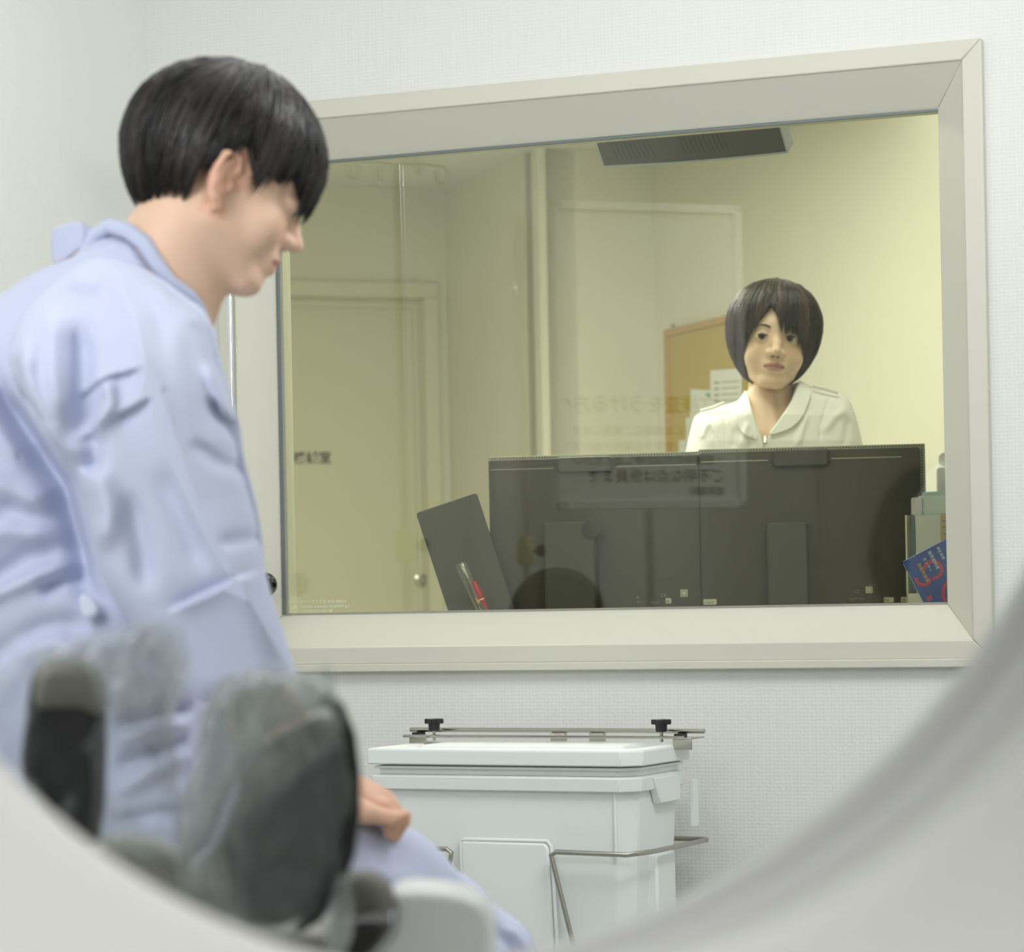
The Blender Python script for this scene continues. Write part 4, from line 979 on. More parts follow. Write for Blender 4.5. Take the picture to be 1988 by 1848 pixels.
def head_sdf(p, lid=0.0042, female=False, ears=True):
    ax = p.copy(); ax[:, 0] = np.abs(ax[:, 0])
    E_ = lambda c, r: ell(ax, c, r)
    d = E_((0, -0.012, 0.030), (0.076, 0.096, 0.084))
    d = smin(d, E_((0, 0.024, -0.028), (0.065 if female else 0.059, 0.061, 0.074)), 0.03)
    jw = 0.050 if female else 0.050
    d = smin(d, cap(ax, (jw, -0.005, -0.058), (0.017, 0.058, -0.094), 0.017, 0.016), 0.022)
    d = smin(d, E_((0, 0.068, -0.095), (0.021, 0.019, 0.017)), 0.015)
    d = smin(d, E_((0.037 if female else 0.036, 0.054, -0.042 if female else -0.036), (0.026, 0.024, 0.029 if female else 0.026)), 0.02)
    d = smin(d, cap(ax, (0.0, 0.075, 0.030), (0.034, 0.066, 0.026), 0.012), 0.02)
    d = smax(d, -E_((0.032, 0.103, 0.003), (0.018, 0.017, 0.011)), 0.012)
    d = smin(d, E_((0.031, 0.0730, 0.0), (0.0185, 0.0152, 0.0125)), 0.005)
    n = chain(ax, [(0, 0.080, 0.010), (0, 0.093, -0.014), (0, 0.1035, -0.031)], [0.0075, 0.0075, 0.0105], 0.01)
    d = smin(d, n, 0.013)
    d = smin(d, E_((0.0125, 0.090, -0.0355), (0.0085, 0.0105, 0.0080)), 0.007)
    d = smax(d, -E_((0.0066, 0.102, -0.0435), (0.0036, 0.0055, 0.0032)), 0.002)
    d = smin(d, E_((0, 0.078, -0.064), (0.026, 0.014, 0.018)), 0.015)
    d = smin(d, chain(ax, [(0, 0.0905, -0.0595), (0.010, 0.0885, -0.0600), (0.0225, 0.079, -0.0665)], [0.0052, 0.0050, 0.0020], 0.003), 0.004)
    d = smin(d, chain(ax, [(0, 0.0885, -0.0715), (0.009, 0.0870, -0.0710), (0.020, 0.079, -0.0675)], [0.0062, 0.0056, 0.0020], 0.003), 0.004)
    d = smax(d, -chain(ax, [(0, 0.0975, -0.0655), (0.011, 0.0945, -0.0655), (0.0235, 0.083, -0.0675)], [0.0016, 0.0015, 0.0012], 0.001), 0.0025)
    d = smax(d, -E_((0.031, 0.094, -0.0008), (0.0142, 0.013, lid)), 0.0015)
    if ears:
        q = ax - np.array([0.072, -0.012, -0.018])
        a_ = math.radians(28); c, s = math.cos(a_), math.sin(a_)
        q = np.stack([q[:, 0] * c + q[:, 1] * s * 1.0, -q[:, 0] * s + q[:, 1] * c, q[:, 2]], 1)
        e = ell(q, (0.004, -0.004, 0.002), (0.0045, 0.0175, 0.029))
        rim = chain(q, [(0.003, 0.008, 0.004), (0.008, 0.012, 0.018), (0.010, 0.006, 0.029), (0.011, -0.006, 0.032), (0.012, -0.017, 0.024), (0.012, -0.0205, 0.008), (0.011, -0.016, -0.010), (0.008, -0.006, -0.024), (0.005, 0.003, -0.031), (0.003, 0.008, -0.026)], [0.003, 0.0034, 0.0036, 0.0038, 0.0038, 0.0038, 0.0038, 0.0045, 0.0055, 0.004], 0.003)
        anti = chain(q, [(0.008, -0.002, 0.022), (0.008, -0.009, 0.012), (0.008, -0.009, -0.004), (0.007, -0.002, -0.014)], [0.0028] * 4, 0.003)
        tr = ell(q, (0.008, 0.009, -0.004), (0.004, 0.004, 0.006))
        e = smin(smin(e, rim, 0.0035), smin(anti, tr, 0.002), 0.0035)
        e = smax(e, -ell(q, (0.012, 0.001, -0.002), (0.008, 0.006, 0.010)), 0.004)
        d = smin(d, e, 0.004)
    return d

def skin_tone(c, base, lip, female=False):
    """per-vertex skin colour from the head-local position"""
    n = len(c); col = np.tile(np.array(rgb(base)[:3]), (n, 1)); ax = np.abs(c[:, 0])
    def blend(m, k, hx):
        col[:] = col * (1 - (m * k)[:, None]) + np.array(rgb(hx)[:3]) * (m * k)[:, None]
    fr = c[:, 1] > 0.06
    ch = np.exp(-(((ax - 0.042) / 0.018) ** 2 + ((c[:, 2] + 0.030) / 0.016) ** 2)) * fr
    blend(ch, 0.35, '#D89A80')
    up = 0.0072 - 0.02 * ax; lo = 0.0092
    zz = c[:, 2] + 0.0655
    m = (ax < 0.0235) & (c[:, 1] > 0.07) & (zz > -lo * np.sqrt(np.clip(1 - (ax / 0.0235) ** 2, 0, 1))) & (zz < (0.0095 - 0.0015 * np.exp(-(ax / 0.004) ** 2)) * np.sqrt(np.clip(1 - (ax / 0.0235) ** 2, 0, 1)))
    blend(m.astype(float), 0.75, lip)
    ln = np.exp(-((zz + 0.08 * 0) / 0.0012) ** 2) * (ax < 0.0225) * (c[:, 1] > 0.07)
    blend(ln, 0.7, '#6B3F38')
    sl = np.exp(-(((ax - 0.031) / 0.016) ** 4 + ((c[:, 2]) / 0.0065) ** 4)) * (c[:, 1] > 0.07)
    blend(sl, 0.35, '#8A6350')
    er = ((ax > 0.066) & (np.abs(c[:, 2] + 0.015) < 0.045) & (np.abs(c[:, 1] + 0.012) < 0.035)).astype(float)
    blend(er, 0.35, '#DB8F78')
    ns = np.exp(-(((ax - 0.0066) / 0.0035) ** 2 + ((c[:, 2] + 0.044) / 0.003) ** 2)) * (c[:, 1] > 0.085)
    blend(ns, 0.8, '#4A2A22')
    return col
M_SKIN = mat('skin', '#D9A988', rough=0.5, spec=0.35, sss=0.12, attr='tone', bump=0.06, bscale=500)

def eyeball(parent, Rm, o, side, gaze, seg=28):
    """small sphere coloured white, iris and pupil around its gaze"""
    r = 0.0125; vs = []; col = []
    g = np.array([gaze[0], 1.0, gaze[1]]); g /= np.linalg.norm(g)
    n1, n2 = seg, seg
    for i in range(n1 + 1):
        th = math.pi * i / n1
        for k in range(n2):
            ph = 2 * math.pi * k / n2
            a = np.cross(g, [0, 0, 1]); a /= np.linalg.norm(a); b = np.cross(a, g)
            dirv = g * math.cos(th * th / math.pi * 1.0) + (a * math.cos(ph) + b * math.sin(ph)) * math.sin(th * th / math.pi)
            an = th * th / math.pi
            vs.append(np.array([side * 0.031, 0.0765, -0.0003]) + dirv * r)
            col.append(rgb('#0B0908')[:3] if an < 0.24 else rgb('#2E1E17')[:3] if an < 0.60 else rgb('#C2BBAE')[:3])
    q = np.array([[i * n2 + k, i * n2 + (k + 1) % n2, (i + 1) * n2 + (k + 1) % n2, (i + 1) * n2 + k] for i in range(n1) for k in range(n2)])
    v = np.array(vs) @ Rm.T + o
    return mesh_np('eye', v, q, mat('eye_surface', '#FFFFFF', rough=0.3, spec=0.3, attr='tone'), parent, 0, np.array(col))

def face_y(x, z, fem, lid):
    lo_, hi_ = 0.05, 0.13
    for _ in range(18):
        m_ = (lo_ + hi_) / 2
        if head_sdf(np.array([[x, m_, z]]), lid, fem, False)[0] < 0: lo_ = m_
        else: hi_ = m_
    return lo_
def brow_and_lash(parent, Rm, o, fem, lid, hairm, w=0.0016):
    T_ = lambda p: Vector(np.array(p) @ Rm.T + o)
    for s in (-1, 1):
        pts = []; rs = []
        for i in range(9):
            u = i / 8; x = 0.016 + 0.033 * u; z = 0.0205 + 0.0065 * math.sin(min(1, u * 1.35) * math.pi * 0.62) - 0.004 * u
            pts.append(T_((s * x, face_y(s * x, z, fem, lid) + 0.0003, z))); rs.append(w * (0.9 + 0.5 * math.sin(math.pi * min(1, u + 0.25)) ) * (1 - 0.65 * u))
        MB().tube(pts, rs, 6).build('eyebrow', hairm, parent)
        pts = []; rs = []
        for i in range(9):
            u = i / 8; x = 0.0175 + 0.0275 * u; e = (x - 0.031) / 0.0145
            z = -0.0006 + lid * 1.02 * math.sqrt(max(0, 1 - e * e)) - 0.0004
            y = 0.0765 + math.sqrt(max(0, 0.0132 ** 2 - (x - 0.031) ** 2 - z * z)) + 0.0006
            pts.append(T_((s * x, y, z))); rs.append(0.0010 + 0.0007 * math.sin(math.pi * u))
        MB().tube(pts, rs, 6).build('eyelash', hairm, parent)

def hair(parent, Rm, o, cen, rad, c_low, th_end, m_cap, m_st, n, seed, tilt=0.0, sweep=None, wid=0.0014, jag=0.10, lift=0.004, crown=(0, 0), grow=None, tones=('#0E0C0C', '#2B2523')):
    """cap + strands over an ellipsoidal shell; az 0 = front, 90 = subject's right; th_end(az) in radians"""
    r_ = np.random.default_rng(seed); cen = np.array(cen)
    def pt(az, th, off=0.0):
        a, b, c = rad; cc = c if math.cos(th) > 0 else c_low
        g = grow(az, th) if grow else 1.0
        return cen + np.array([(a + off) * math.sin(th) * math.sin(az) * g, (b + off) * math.sin(th) * math.cos(az) * g, (cc + off) * math.cos(th)])
    # solid cap
    NA, NT = 120, 26; vs = []; qs = []
    for layer, off in ((0, -0.003), (1, -0.014)):
        for i in range(NA):
            az = 2 * math.pi * i / NA; te = th_end(az) - 0.05
            for j in range(NT):
                vs.append(pt(az, te * j / (NT - 1), off - (0.006 * (j / (NT - 1)) ** 6 if layer == 0 else 0)))
    B_ = NA * NT
    for i in range(NA):
        i2 = (i + 1) % NA
        for j in range(NT - 1):
            qs.append((i * NT + j, i * NT + j + 1, i2 * NT + j + 1, i2 * NT + j))
            qs.append((B_ + i * NT + j, B_ + i2 * NT + j, B_ + i2 * NT + j + 1, B_ + i * NT + j + 1))
        qs.append((i * NT + NT - 1, B_ + i * NT + NT - 1, B_ + i2 * NT + NT - 1, i2 * NT + NT - 1))
    v = np.array(vs) @ Rm.T + o
    ho = mesh_np('hair', v, np.array(qs), m_cap, parent)
    # strands
    V_ = []; Q_ = []; S = 12; C_ = []
    b0 = np.array(rgb(tones[0])[:3]); b1 = np.array(rgb(tones[1])[:3])
    for s in range(n):
        az0 = r_.uniform(0, 2 * math.pi); te = th_end(az0)
        cl = round(az0 / 0.16)
        rr = np.random.default_rng(cl * 13 + seed)
        te = te * (1 + rr.normal() * jag * 0.5 + r_.normal() * jag * 0.45)
        te = min(te, th_end(az0) * 1.14)
        cb = r_.uniform(-0.5, 0.5) ; off0 = r_.uniform(-0.002, lift)
        w0 = wid * r_.uniform(0.6, 1.4); t0 = r_.uniform(0.0, 0.55) if r_.random() < 0.65 else 0.02
        azj = az0 + r_.normal() * 0.03; azc = cl * 0.16
        base = len(V_); tu = np.clip(0.35 + 0.3 * rr.normal() + 0.25 * r_.normal(), 0, 1); tint = b0 * (1 - tu) + b1 * tu
        for k in range(S):
            u = t0 + (1 - t0) * k / (S - 1)
            az = azj * (1 - 0.45 * u * u) + azc * 0.45 * u * u
            if sweep: az = sweep(az, u)
            th = te * u
            off = off0 * math.sin(math.pi * min(1, 0.15 + u)) + 0.001 + rr.normal() * 0.0008 + 0.0025 * u * u * cb
            p = pt(az, th, off)
            t_ = pt(az, th + 0.02, off) - p; nrm = p - cen; side = np.cross(t_, nrm); side /= (np.linalg.norm(side) + 1e-9)
            w_ = w0 * (1 - (k / (S - 1)) ** 2.5) * (0.35 + 0.65 * min(1, k / 2)) + 0.00008
            nn = nrm / np.linalg.norm(nrm)
            V_ += [p - side * w_, p + side * w_, p + nn * w_ * 0.8]
            C_ += [tint] * 3
        for k in range(S - 1):
            a = base + 3 * k
            Q_ += [(a, a + 3, a + 5, a + 2), (a + 2, a + 5, a + 4, a + 1), (a + 1, a + 4, a + 3, a)]
    v = np.array(V_) @ Rm.T + o
    st = mesh_np('hair_strands', v, np.array(Q_), m_st, ho, 0, np.array(C_))
    st['kind'] = 'stuff'
    return ho
M_HAIRM = mat('black_hair', '#1A1615', rough=0.42, spec=0.45)
M_HAIRW = mat('brown_hair', '#2B201A', rough=0.40, spec=0.5)
def interp_az(tab):
    a_ = np.radians([t[0] for t in tab]); v_ = np.radians([t[1] for t in tab])
    return lambda az: float(np.interp((az + math.pi) % (2 * math.pi) - math.pi, a_, v_))

# ---------------- man sitting on the couch
MD = 3.2; HS = 0.97; XM = Px(MD); KM = XM.K
man = thing('person', (-0.40, MD, 0.0), 'man in pale blue patient gown seated on the couch with bowed head', 'person')
RMm = head_frame(math.radians(24), math.radians(17), math.radians(3))
ear0 = np.array(P(432, 347, MD - 0.07)); OM = ear0 - RMm @ np.array([0.078, -0.012, -0.018]) * HS
def to_head(v, K_frame, R_, O_): return (K_frame.world(v) - O_) @ R_ / (HS if O_ is OM else 1.0)
ELB = (425, 1110, -250); WR_ = (600, 1455, -170)
def hand_right(p):
    d = chain(p, [WR_, (650, 1510, -150), (705, 1545, -130), (745, 1560, -115)], [44, 44, 40, 34], 16)
    d = smin(d, ell(p, (705, 1548, -120), (62, 36, 62)), 14)
    for z_, a, b, c, r in ((-168, (752, 1552), (776, 1576), (764, 1602), 15), (-132, (762, 1556), (786, 1582), (772, 1610), 16), (-96, (760, 1560), (783, 1586), (770, 1612), 15), (-62, (752, 1566), (770, 1594), (760, 1622), 13)):
        d = smin(d, chain(p, [(700, 1545, z_ * 0.6 - 50), a + (z_,), b + (z_,), c + (z_ + 2,)], [r + 3, r + 1, r, r - 2.5], 4), 6)
    th = chain(p, [(665, 1530, -185), (725, 1560, -215), (772, 1572, -212), (796, 1566, -205)], [20, 18, 14, 10], 6)
    return smin(d, th, 8)
def man_body(v):
    c = to_head(v, XM, RMm, OM)
    d = head_sdf(c, 0.0012) * KM * HS
    n = cap(v, (372, 430, -20), (278, 590, 10), 100, 118)
    n = smin(n, cap(v, (395, 480, 0), (340, 620, 0), 62, 74), 40)
    d = smin(d, n, 26)
    t = ell(v, (200, 900, 50), (150, 360, 170)); t = smin(t, ell(v, (250, 650, 30), (140, 90, 190)), 60)
    t = smin(t, ell(v, (190, 1400, 60), (180, 270, 190)), 60)
    t = smin(t, cap(v, (330, 720, -230), ELB, 78, 62), 30)
    t = smin(t, cap(v, ELB, WR_, 60, 38), 12)
    t = smin(t, cap(v, (80, 740, 240), (120, 1150, 310), 75, 60), 30); t = smin(t, cap(v, (120, 1150, 330), (420, 1480, 330), 58, 38), 12)
    t = smin(t, cap(v, (300, 1560, -60), (940, 1900, 120), 125, 85), 30)
    t = smin(t, chain(v, [(200, 1545, 240), (540, 1640, 330), (850, 1850, 400)], [120, 110, 85], 20), 30)
    d = smin(d, t, 24)
    return smin(d, hand_right(v), 8)
ver, q = surface(man_body, (-260, 90, -420), (1060, 2010, 540), 4.6)
c_ = (XM.world(ver) - OM) @ RMm / HS
colm = skin_tone(c_, '#E2BFA4', '#B97B6B')
hnd = (ver[:, 1] > 1380) & (ver[:, 0] > 560); kk = np.clip((ver[:, 0] - 640) / 140, 0, 1)[:, None] * 0.30 * hnd[:, None]
colm = colm * (1 - kk) + np.array(rgb('#D0836C')[:3]) * kk
mesh_np('body', XM.world(ver), q[:, ::-1], M_SKIN, man, 1, colm)
eyeball(man, RMm * HS, OM, 1, (0, -0.6)); eyeball(man, RMm * HS, OM, -1, (0, -0.6))
brow_and_lash(man, RMm * HS, OM, False, 0.0018, M_HAIRM)
thm = interp_az([(-180, 138), (-130, 128), (-100, 96), (-85, 88), (-70, 92), (-60, 103), (-45, 92), (-30, 94), (0, 96), (25, 96), (38, 92), (48, 86), (55, 98), (62, 88), (68, 104), (76, 98), (84, 86), (92, 86), (100, 102), (112, 120), (130, 132), (150, 138), (180, 140)])
def grow_m(az, th):
    g = 1.0 + 0.045 * math.exp(-((th - 1.15) / 0.45) ** 2)
    if th > 1.7: g *= 1 - 0.06 * (th - 1.7) * (1 if abs((az + math.pi) % (2 * math.pi) - math.pi) > 1.5 else 0)
    return g
hair(man, RMm * HS, OM, (0, -0.010, 0.014), (0.088, 0.114, 0.120), 0.102, thm, M_HAIRM, mat('black_hair_strand', '#1A1615', rough=0.38, spec=0.5, attr='tone'), 5200, 5, jag=0.075, lift=0.007, grow=grow_m, wid=0.0017)

def sinterp(x, xp, fp):
    x = np.clip(x, xp[0], xp[-1]); i = np.clip(np.searchsorted(xp, x, 'right') - 1, 0, len(xp) - 2)
    xp = np.array(xp, float); fp = np.array(fp, float)
    t = (x - xp[i]) / (xp[i + 1] - xp[i]); t = t * t * (3 - 2 * t)
    return fp[i] + (fp[i + 1] - fp[i]) * t
M_GOWN = mat('gown_cotton', '#C0C7DE', rough=0.85, spec=0.15, bump=0.12, bscale=900, sheen=0.1)
torso_poly = smooth_poly([(-300, 800), (-140, 660), (-40, 604), (30, 552), (92, 517), (150, 497), (178, 466), (205, 448), (247, 450), (290, 470), (314, 505), (332, 548), (386, 586), (408, 630), (428, 700), (440, 900), (430, 1100), (410, 1300), (440, 1440), (520, 1540), (560, 1640), (420, 1740), (100, 1760), (-300, 1760)], 2)
TF = [([(-10, 660), (45, 795), (104, 883), (150, 952), (180, 1062), (203, 1140), (250, 1205)], -15, 20, 'c'), ([(0, 680), (40, 790), (100, 880), (148, 950), (178, 1060), (200, 1140), (245, 1200)], -34, 22, 'r'), ([(0, 1150), (90, 1085), (185, 1062)], -16, 26, 'r'), ([(-20, 1175), (100, 1125), (200, 1095)], 14, 16, 'r'), ([(105, 1150), (160, 1122), (205, 1125)], -20, 18, 'r'),
      ([(0, 1290), (120, 1220), (230, 1200)], -12, 24, 'r'), ([(20, 980), (90, 1010), (165, 1010)], -12, 30, 'r'), ([(-20, 900), (60, 960), (150, 1000)], 10, 24, 'r'),
      ([(0, 720), (40, 830), (100, 930)], 12, 26, 'r'), ([(40, 1270), (150, 1240), (220, 1290)], 12, 20, 'r'), ([(250, 1400), (330, 1375), (400, 1370)], -16, 16, 'r'), ([(255, 1430), (330, 1405), (395, 1400)], 13, 12, 'r'),
      ([(250, 1480), (320, 1440), (390, 1425)], -14, 14, 'r'), ([(250, 1530), (330, 1480), (400, 1455)], 12, 14, 'r'), ([(230, 1580), (340, 1560), (420, 1570)], -12, 14, 'r'), ([(300, 1420), (320, 1450), (350, 1470)], -9, 8, 'r'),
      ([(-20, 1060), (60, 1030), (150, 1045)], 10, 20, 'r'), ([(5, 640), (-20, 760), (-10, 860)], -10, 30, 'r'),
      ([(200, 470), (262, 490), (300, 540), (330, 590)], 7, 14, 'r'), ([(180, 500), (245, 530), (290, 590), (320, 650)], -6, 8, 'r')]
def gown_f(v):
    x, y, z = v[:, 0], v[:, 1], v[:, 2]
    T = sinterp(y, [440, 560, 780, 1760], [110, 180, 255, 265])
    r = sinterp(y, [440, 780, 1760], [60, 180, 200])
    w_ = np.maximum(0, 1 + poly2(x, y, torso_poly) / r)
    d = (np.sqrt(w_ ** 2 + ((z - 20) / T) ** 2) - 1) * np.minimum(r, T)
    d = d - 1.3 * folds(x, y, TF)
    # neck opening
    hole = cap(v, (400, 380, -10), (285, 560, 10), 112, 92)
    return smax(d, -hole, 5)
px_object('gown', gown_f, ((-320, 400, -300), (620, 1800, 340)), 6, MD, M_GOWN, man, 1)
SD = 3.02
slv_poly = smooth_poly([(70, 556), (120, 512), (172, 484), (225, 492), (290, 520), (345, 562), (388, 592), (407, 628), (421, 676), (437, 740), (462, 808), (468, 845), (472, 885), (484, 925), (503, 1000), (510, 1060), (516, 1120), (528, 1175), (554, 1250), (582, 1326), (500, 1350), (402, 1374), (352, 1326), (300, 1262), (245, 1195), (207, 1140), (186, 1060), (164, 950), (112, 885), (55, 800), (12, 712), (22, 630), (42, 590)], 1)
ridge = [(186, 492), (232, 545), (272, 625), (308, 730), (345, 855), (398, 990), (480, 1138), (540, 1250), (590, 1340)]
SF = [(ridge, 22, 30, 'c'), ([(96, 590), (118, 660), (132, 760), (150, 850)], 12, 20, 'r'), ([(150, 615), (168, 700), (178, 800), (165, 880)], -24, 26, 'r'), ([(65, 640), (75, 740), (110, 830), (160, 910)], 11, 18, 'r'),
      ([(40, 690), (60, 780), (110, 850)], -8, 12, 'r'), ([(150, 782), (230, 742), (312, 722)], -7, 16, 's'), ([(222, 826), (280, 800), (345, 762)], -8, 16, 's'), ([(180, 840), (200, 870), (190, 930)], -16, 22, 'r'), ([(225, 735), (236, 790), (205, 850)], 12, 14, 'r'),
      ([(200, 900), (230, 1000), (215, 1080)], 12, 26, 'r'), ([(260, 950), (290, 1060), (300, 1160)], -9, 22, 'r'), ([(330, 1190), (420, 1150), (520, 1106)], 9, 20, 's'), ([(320, 900), (370, 1010), (420, 1120)], -7, 24, 'r'),
      ([(400, 700), (430, 760), (460, 840)], 7, 14, 'r'), ([(350, 640), (400, 760), (430, 870)], -6, 18, 'r'), ([(405, 770), (435, 815), (466, 858)], -8, 12, 'r'), ([(380, 860), (430, 900), (480, 920)], -6, 14, 'r'), ([(430, 1060), (480, 1050), (510, 1040)], -6, 14, 'r'),
      ([(230, 530), (300, 600), (345, 700)], -5, 16, 'r'), ([(130, 560), (150, 540), (200, 560)], 6, 16, 'r'), ([(290, 560), (340, 600), (400, 640)], 5, 12, 'r')]
XS = Px(SD)
def sleeve_f(v):
    x, y, z = v[:, 0], v[:, 1], v[:, 2]
    T = sinterp(y, [440, 760, 1100, 1380], [50, 135, 125, 95]); r = sinterp(y, [440, 800, 1380], [50, 90, 55])
    w_ = np.maximum(0, 1 + poly2(x, y, slv_poly) / r)
    zc = sinterp(y, [440, 800, 1380], [120, 0, 0])
    d = (np.sqrt(w_ ** 2 + ((z - zc) / T) ** 2) - 1) * np.minimum(r, T)
    front = z < zc
    d = d - 1.6 * folds(x, y, SF) * front
    # facet: the side in front of the pressed ridge falls away
    bd, bs, bt = line2(x, y, ridge)
    d = d + np.where(front & (bs < 0), np.minimum(bd * 0.16, 14), 0)
    # open cuff
    cuff = ell(v, (495, 1350, 0), (78, 60, 60))
    return smax(d, -cuff, 4)
px_object('sleeve', sleeve_f, ((-10, 460, -170), (610, 1395, 260)), 5, SD, M_GOWN, man, 1)
# far sleeve, mostly hidden behind the body
px_object('sleeve', lambda v: smin(cap(v, (40, 740, 250), (110, 1150, 320), 120, 120), cap(v, (110, 1150, 320), (300, 1380, 320), 110, 100), 30), ((-150, 580, 60), (460, 1520, 480)), 9, MD, M_GOWN, man, 1)
# standing collar flap at the nape and its orange loop
flap1 = smooth_poly([(90, 437), (120, 430), (153, 427), (168, 446), (160, 480), (130, 500), (96, 514), (90, 480)], 1)
flap2 = smooth_poly([(150, 426), (176, 440), (204, 452), (196, 476), (165, 498), (152, 500), (160, 470), (160, 445)], 1)
px_object('collar', lambda v: smin(inflate(v[:, 0], v[:, 1], v[:, 2] - 60 + (v[:, 0] - 90) * 0.9, flap1, 9, 7), inflate(v[:, 0], v[:, 1], v[:, 2] + 0 - (v[:, 0] - 155) * 0.2, flap2, 10, 7), 4), ((70, 405, -60), (225, 535, 110)), 3, MD, M_GOWN, man, 1)
pxtube('collar_loop', [(92, 521, 40), (125, 508, 20), (163, 491, 0)], 0.0032, mat('orange_tape', '#E06A4A', rough=0.7), man, MD, 8)
pxtube('neckline_band', [(176, 492, -50), (196, 462, -60), (225, 450, -88), (262, 461, -104), (295, 486, -112), (316, 520, -116), (340, 556, -112), (382, 586, -98), (402, 612, -60)], [0.006, 0.008, 0.009, 0.0095, 0.0095, 0.009, 0.008, 0.007, 0.005], M_GOWN, man, MD, 10)
tie = smooth_poly([(192, 1152), (220, 1156), (236, 1184), (214, 1202), (196, 1192)], 1)
px_object('side_tie', lambda v: inflate(v[:, 0], v[:, 1], v[:, 2] + 262, tie, 10, 8), ((175, 1135, -285), (250, 1215, -240)), 3, MD, mat('tie_cotton', '#D5DCEC', rough=0.8), man, 1)
LF = [([(700, 1640), (820, 1720), (900, 1800)], 10, 24, 'r'), ([(940, 1800), (990, 1830), (1010, 1880)], -16, 16, 'r'), ([(980, 1790), (1020, 1830), (1040, 1870)], 10, 12, 'r'), ([(900, 1840), (960, 1860), (990, 1900)], -12, 14, 'r'), ([(690, 1700), (760, 1740), (800, 1800)], -8, 20, 'r')]
def trousers_f(v):
    a = chain(v, [(280, 1540, -60), (560, 1645, -40), (745, 1738, -10), (930, 1880, 50), (975, 2100, 80), (985, 2350, 60), (990, 2600, 60)], [160, 150, 130, 104, 96, 88, 78], 40)
    b = chain(v, [(200, 1545, 240), (540, 1640, 330), (850, 1850, 400), (865, 2100, 410), (870, 2600, 400)], [150, 138, 108, 92, 78], 40)
    d = smin(a, b, 20)
    return d - folds(v[:, 0], v[:, 1], LF)
px_object('trousers', trousers_f, ((60, 1360, -260), (1140, 2700, 560)), 8, MD, M_GOWN, man, 1)
def feet_f(v):
    d = 1e9
    for (x, z) in ((985, 60), (860, 400)):
        e = smin(cap(v, (x, 2580, z), (x + 6, 2700, z), 48, 44), chain(v, [(x - 20, 2760, z), (x + 110, 2775, z + 60), (x + 200, 2795, z + 110)], [42, 44, 30], 20), 20)
        d = np.minimum(d, e)
    return d
px_object('slipper', feet_f, ((760, 2500, -40), (1260, 2870, 600)), 8, MD, mat('slipper_vinyl', '#5D6F86', rough=0.6), man, 1)

# ---------------- woman behind the monitors
WD = 6.44; XW = Px(WD); KW = XW.K
wom = thing('person', (P(1500, 900, WD).x, WD, 0.0), 'woman with short dark hair in a white uniform behind the monitors', 'person')
RW = head_frame(math.radians(1), math.radians(-90.0), math.radians(6.0))
OW = np.array(P(1501, 662, WD - 0.088)) - RW @ np.array([0, 0.088, 0.0])
OW = np.array(P(1501, 660, WD))
W_full_poly = smooth_poly([(1300, 1010), (1331, 880), (1343, 822), (1352, 802), (1398, 789), (1436, 778), (1448, 752), (1480, 748), (1520, 742), (1549, 740), (1572, 749), (1612, 757), (1642, 766), (1656, 790), (1672, 850), (1690, 960), (1695, 1010), (1650, 1100), (1640, 1300), (1370, 1300), (1365, 1100)], 2)
CF = [([(1406, 880), (1402, 830), (1400, 790)], -1.6, 2.0, 'c'), ([(1372, 812), (1376, 840), (1392, 875)], -1.8, 2.0, 'c'), ([(1581, 880), (1584, 830), (1600, 785), (1612, 762)], -1.8, 2.0, 'c'), ([(1534, 880), (1545, 850), (1562, 800)], 2.5, 6, 'r'), ([(1585, 850), (1610, 815), (1645, 790)], 2.5, 8, 'r'),
      ([(1430, 880), (1437, 850), (1445, 820)], 2.2, 6, 'r'), ([(1445, 880), (1452, 860), (1455, 850)], -2.2, 5, 'r'), ([(1354, 860), (1362, 838), (1372, 820)], 2.5, 6, 'r'), ([(1570, 756), (1590, 762), (1616, 766)], -1.5, 1.6, 'c'), ([(1415, 880), (1420, 850), (1422, 830)], -2.0, 6, 'r'),
      ([(1625, 880), (1635, 840), (1640, 810)], -2.0, 8, 'r')]
def uni_full(v):
    x, y, z = v[:, 0], v[:, 1], v[:, 2]
    T = np.interp(y, [740, 770, 810, 860, 1300], [40, 58, 82, 98, 110]); r = np.interp(y, [740, 800, 860, 1300], [22, 36, 48, 60])
    w_ = np.maximum(0, 1 + poly2(x, y, W_full_poly) / r)
    zc = np.interp(y, [740, 1300], [6, -10])
    d = (np.sqrt(w_ ** 2 + ((z - zc) / T) ** 2) - 1) * np.minimum(r, T)
    return d - folds(x, y, CF)
def uniform_f(v):
    d = uni_full(v)
    vneck = poly2(v[:, 0], v[:, 1], [(1440, 700), (1450, 778), (1461, 830), (1474, 868), (1500, 830), (1530, 785), (1552, 735), (1550, 700)])
    cut = np.maximum(vneck, v[:, 2] - 5)
    neck = cap(v, (1500, 700, 0), (1494, 800, 8), 50, 46)
    return smax(smax(d, -cut, 1.2), -neck, 2)
M_UNI = mat('uniform_white', '#F1F2EE', rough=0.8, spec=0.2, sheen=0.1)
px_object('uniform', uniform_f, ((1280, 715, -125), (1715, 1320, 130)), 2.0, WD, M_UNI, wom, 1)
cL = smooth_poly([(1448, 765), (1436, 776), (1423, 795), (1420, 815), (1424, 834), (1438, 851), (1455, 858), (1464, 858), (1460, 835), (1452, 800)], 1)
cR = smooth_poly([(1549, 738), (1562, 745), (1570, 760), (1564, 785), (1550, 815), (1530, 836), (1505, 846), (1486, 850), (1484, 847), (1500, 826), (1530, 785), (1545, 755)], 1)
for pl in (cL, cR):
    px_object('collar', lambda v: smax(smax(poly2(v[:, 0], v[:, 1], pl), np.abs(uni_full(v) - 2.2) - 1.5, 1.0), v[:, 2] - 20, 1), ((1405, 725, -125), (1585, 870, 40)), 1.3, WD, M_UNI, wom, 1)
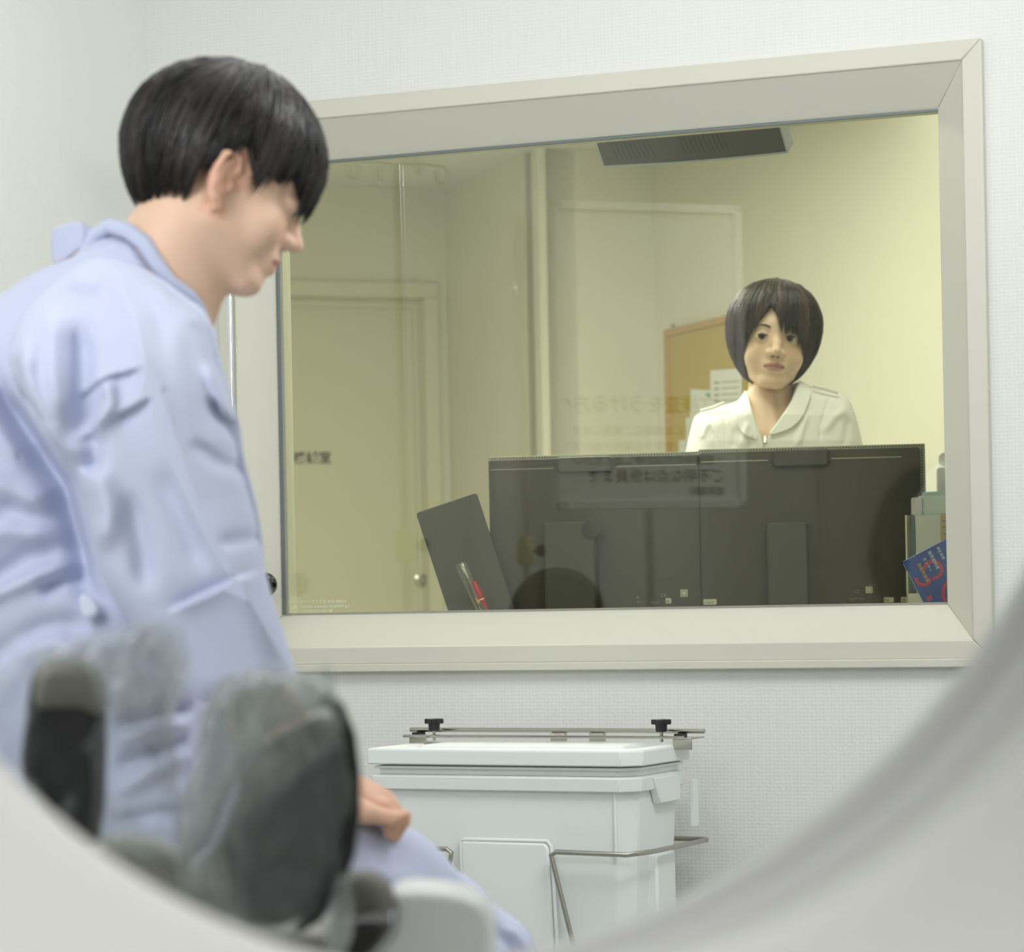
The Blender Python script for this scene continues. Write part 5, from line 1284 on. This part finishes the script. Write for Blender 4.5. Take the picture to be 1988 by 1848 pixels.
pxtube('epaulette', [(1402, 786, -55), (1380, 795, -50), (1358, 800, -40)], 0.0042, M_UNI, wom, WD, 10)
pxtube('epaulette', [(1574, 752, -45), (1596, 758, -50), (1622, 766, -50)], 0.0040, M_UNI, wom, WD, 10)
pxtube('zip', [(1474, 866, -103), (1473, 900, -106), (1472, 960, -110)], 0.0022, M_STEEL, wom, WD, 6)
pxtube('zip_pull', [(1477, 853, -100), (1476, 866, -107)], [0.003, 0.0045], M_STEEL, wom, WD, 6)
def wom_body(v):
    c = to_head(v, XW, RW, OW)
    d = head_sdf(c, 0.0050, True) * KW
    d = smin(d, cap(v, (1500, 715, 18), (1494, 800, 22), 42, 44), 10)
    t = ell(v, (1492, 880, 14), (90, 100, 60)); t = smin(t, ell(v, (1495, 815, 12), (110, 34, 42)), 20)
    t = smin(t, cap(v, (1475, 775, -14), (1474, 850, -52), 30, 32), 12)
    t = smin(t, ell(v, (1500, 1100, 0), (80, 220, 60)), 30)
    t = smin(t, cap(v, (1395, 830, 5), (1370, 1000, -30), 34, 28), 14); t = smin(t, cap(v, (1620, 805, 5), (1650, 990, -30), 34, 28), 14)
    t = smin(t, cap(v, (1370, 1000, -30), (1430, 1060, -190), 27, 19), 8); t = smin(t, cap(v, (1650, 990, -30), (1580, 1060, -190), 27, 19), 8)
    for (x, s) in ((1430, 1), (1580, -1)):
        t = smin(t, ell(v, (x + 10 * s, 1070, -225), (26, 12, 36)), 8)
        for k in range(4):
            t = smin(t, chain(v, [(x - 8 * s + 12 * s * k, 1072, -245), (x - 8 * s + 13 * s * k, 1068, -282 - (4 if k in (1, 2) else 0)), (x - 6 * s + 12 * s * k, 1076, -303)], [7, 6.5, 5.5], 3), 3)
        t = smin(t, chain(v, [(x + 24 * s, 1074, -215), (x + 38 * s, 1076, -240), (x + 42 * s, 1078, -260)], [8, 7, 6], 3), 4)
    return smin(d, t, 8)
ver, q = surface(wom_body, (1320, 540, -330), (1715, 1320, 130), 1.6)
c_ = (XW.world(ver) - OW) @ RW
mesh_np('body', XW.world(ver), q[:, ::-1], M_SKIN, wom, 1, skin_tone(c_, '#EBCDB4', '#B76F72', True))
eyeball(wom, RW, OW, 1, (0.22, 0.02)); eyeball(wom, RW, OW, -1, (0.22, 0.02))
brow_and_lash(wom, RW, OW, True, 0.0050, M_HAIRW, 0.0021)
thw = interp_az([(-180, 146), (-120, 146), (-75, 147), (-62, 146), (-56, 140), (-48, 118), (-40, 103), (-30, 96), (-20, 93), (-10, 92), (-2, 84), (5, 72), (12, 64), (20, 76), (28, 90), (36, 96), (44, 104), (50, 120), (56, 140), (62, 147), (75, 149), (120, 146), (180, 146)])
hair(wom, RW, OW, (0, -0.006, 0.020), (0.100, 0.104, 0.108), 0.130, thw, M_HAIRW, mat('brown_hair_strand', '#2B201A', rough=0.36, spec=0.55, attr='tone'), 5600, 9, jag=0.06, lift=0.011, wid=0.0015, tones=('#15100D', '#4A372B'),
     sweep=lambda az, u: az)
px_object('trousers', lambda v: smin(cap(v, (1450, 1290, 0), (1445, 1980, 10), 62, 36), cap(v, (1560, 1290, 0), (1565, 1980, 10), 62, 36), 10), ((1370, 1200, -90), (1640, 2035, 100)), 6, WD, M_UNI, wom, 1)
for x in (1445, 1565):
    px_object('shoe', lambda v: smax(chain(v, [(x, 2000, 20), (x, 2000, -60), (x, 2006, -95)], [30, 30, 24], 10), v[:, 1] - 2020, 3), ((x - 50, 1950, -140), (x + 50, 2040, 70)), 4, WD, M_WHITE, wom, 1)
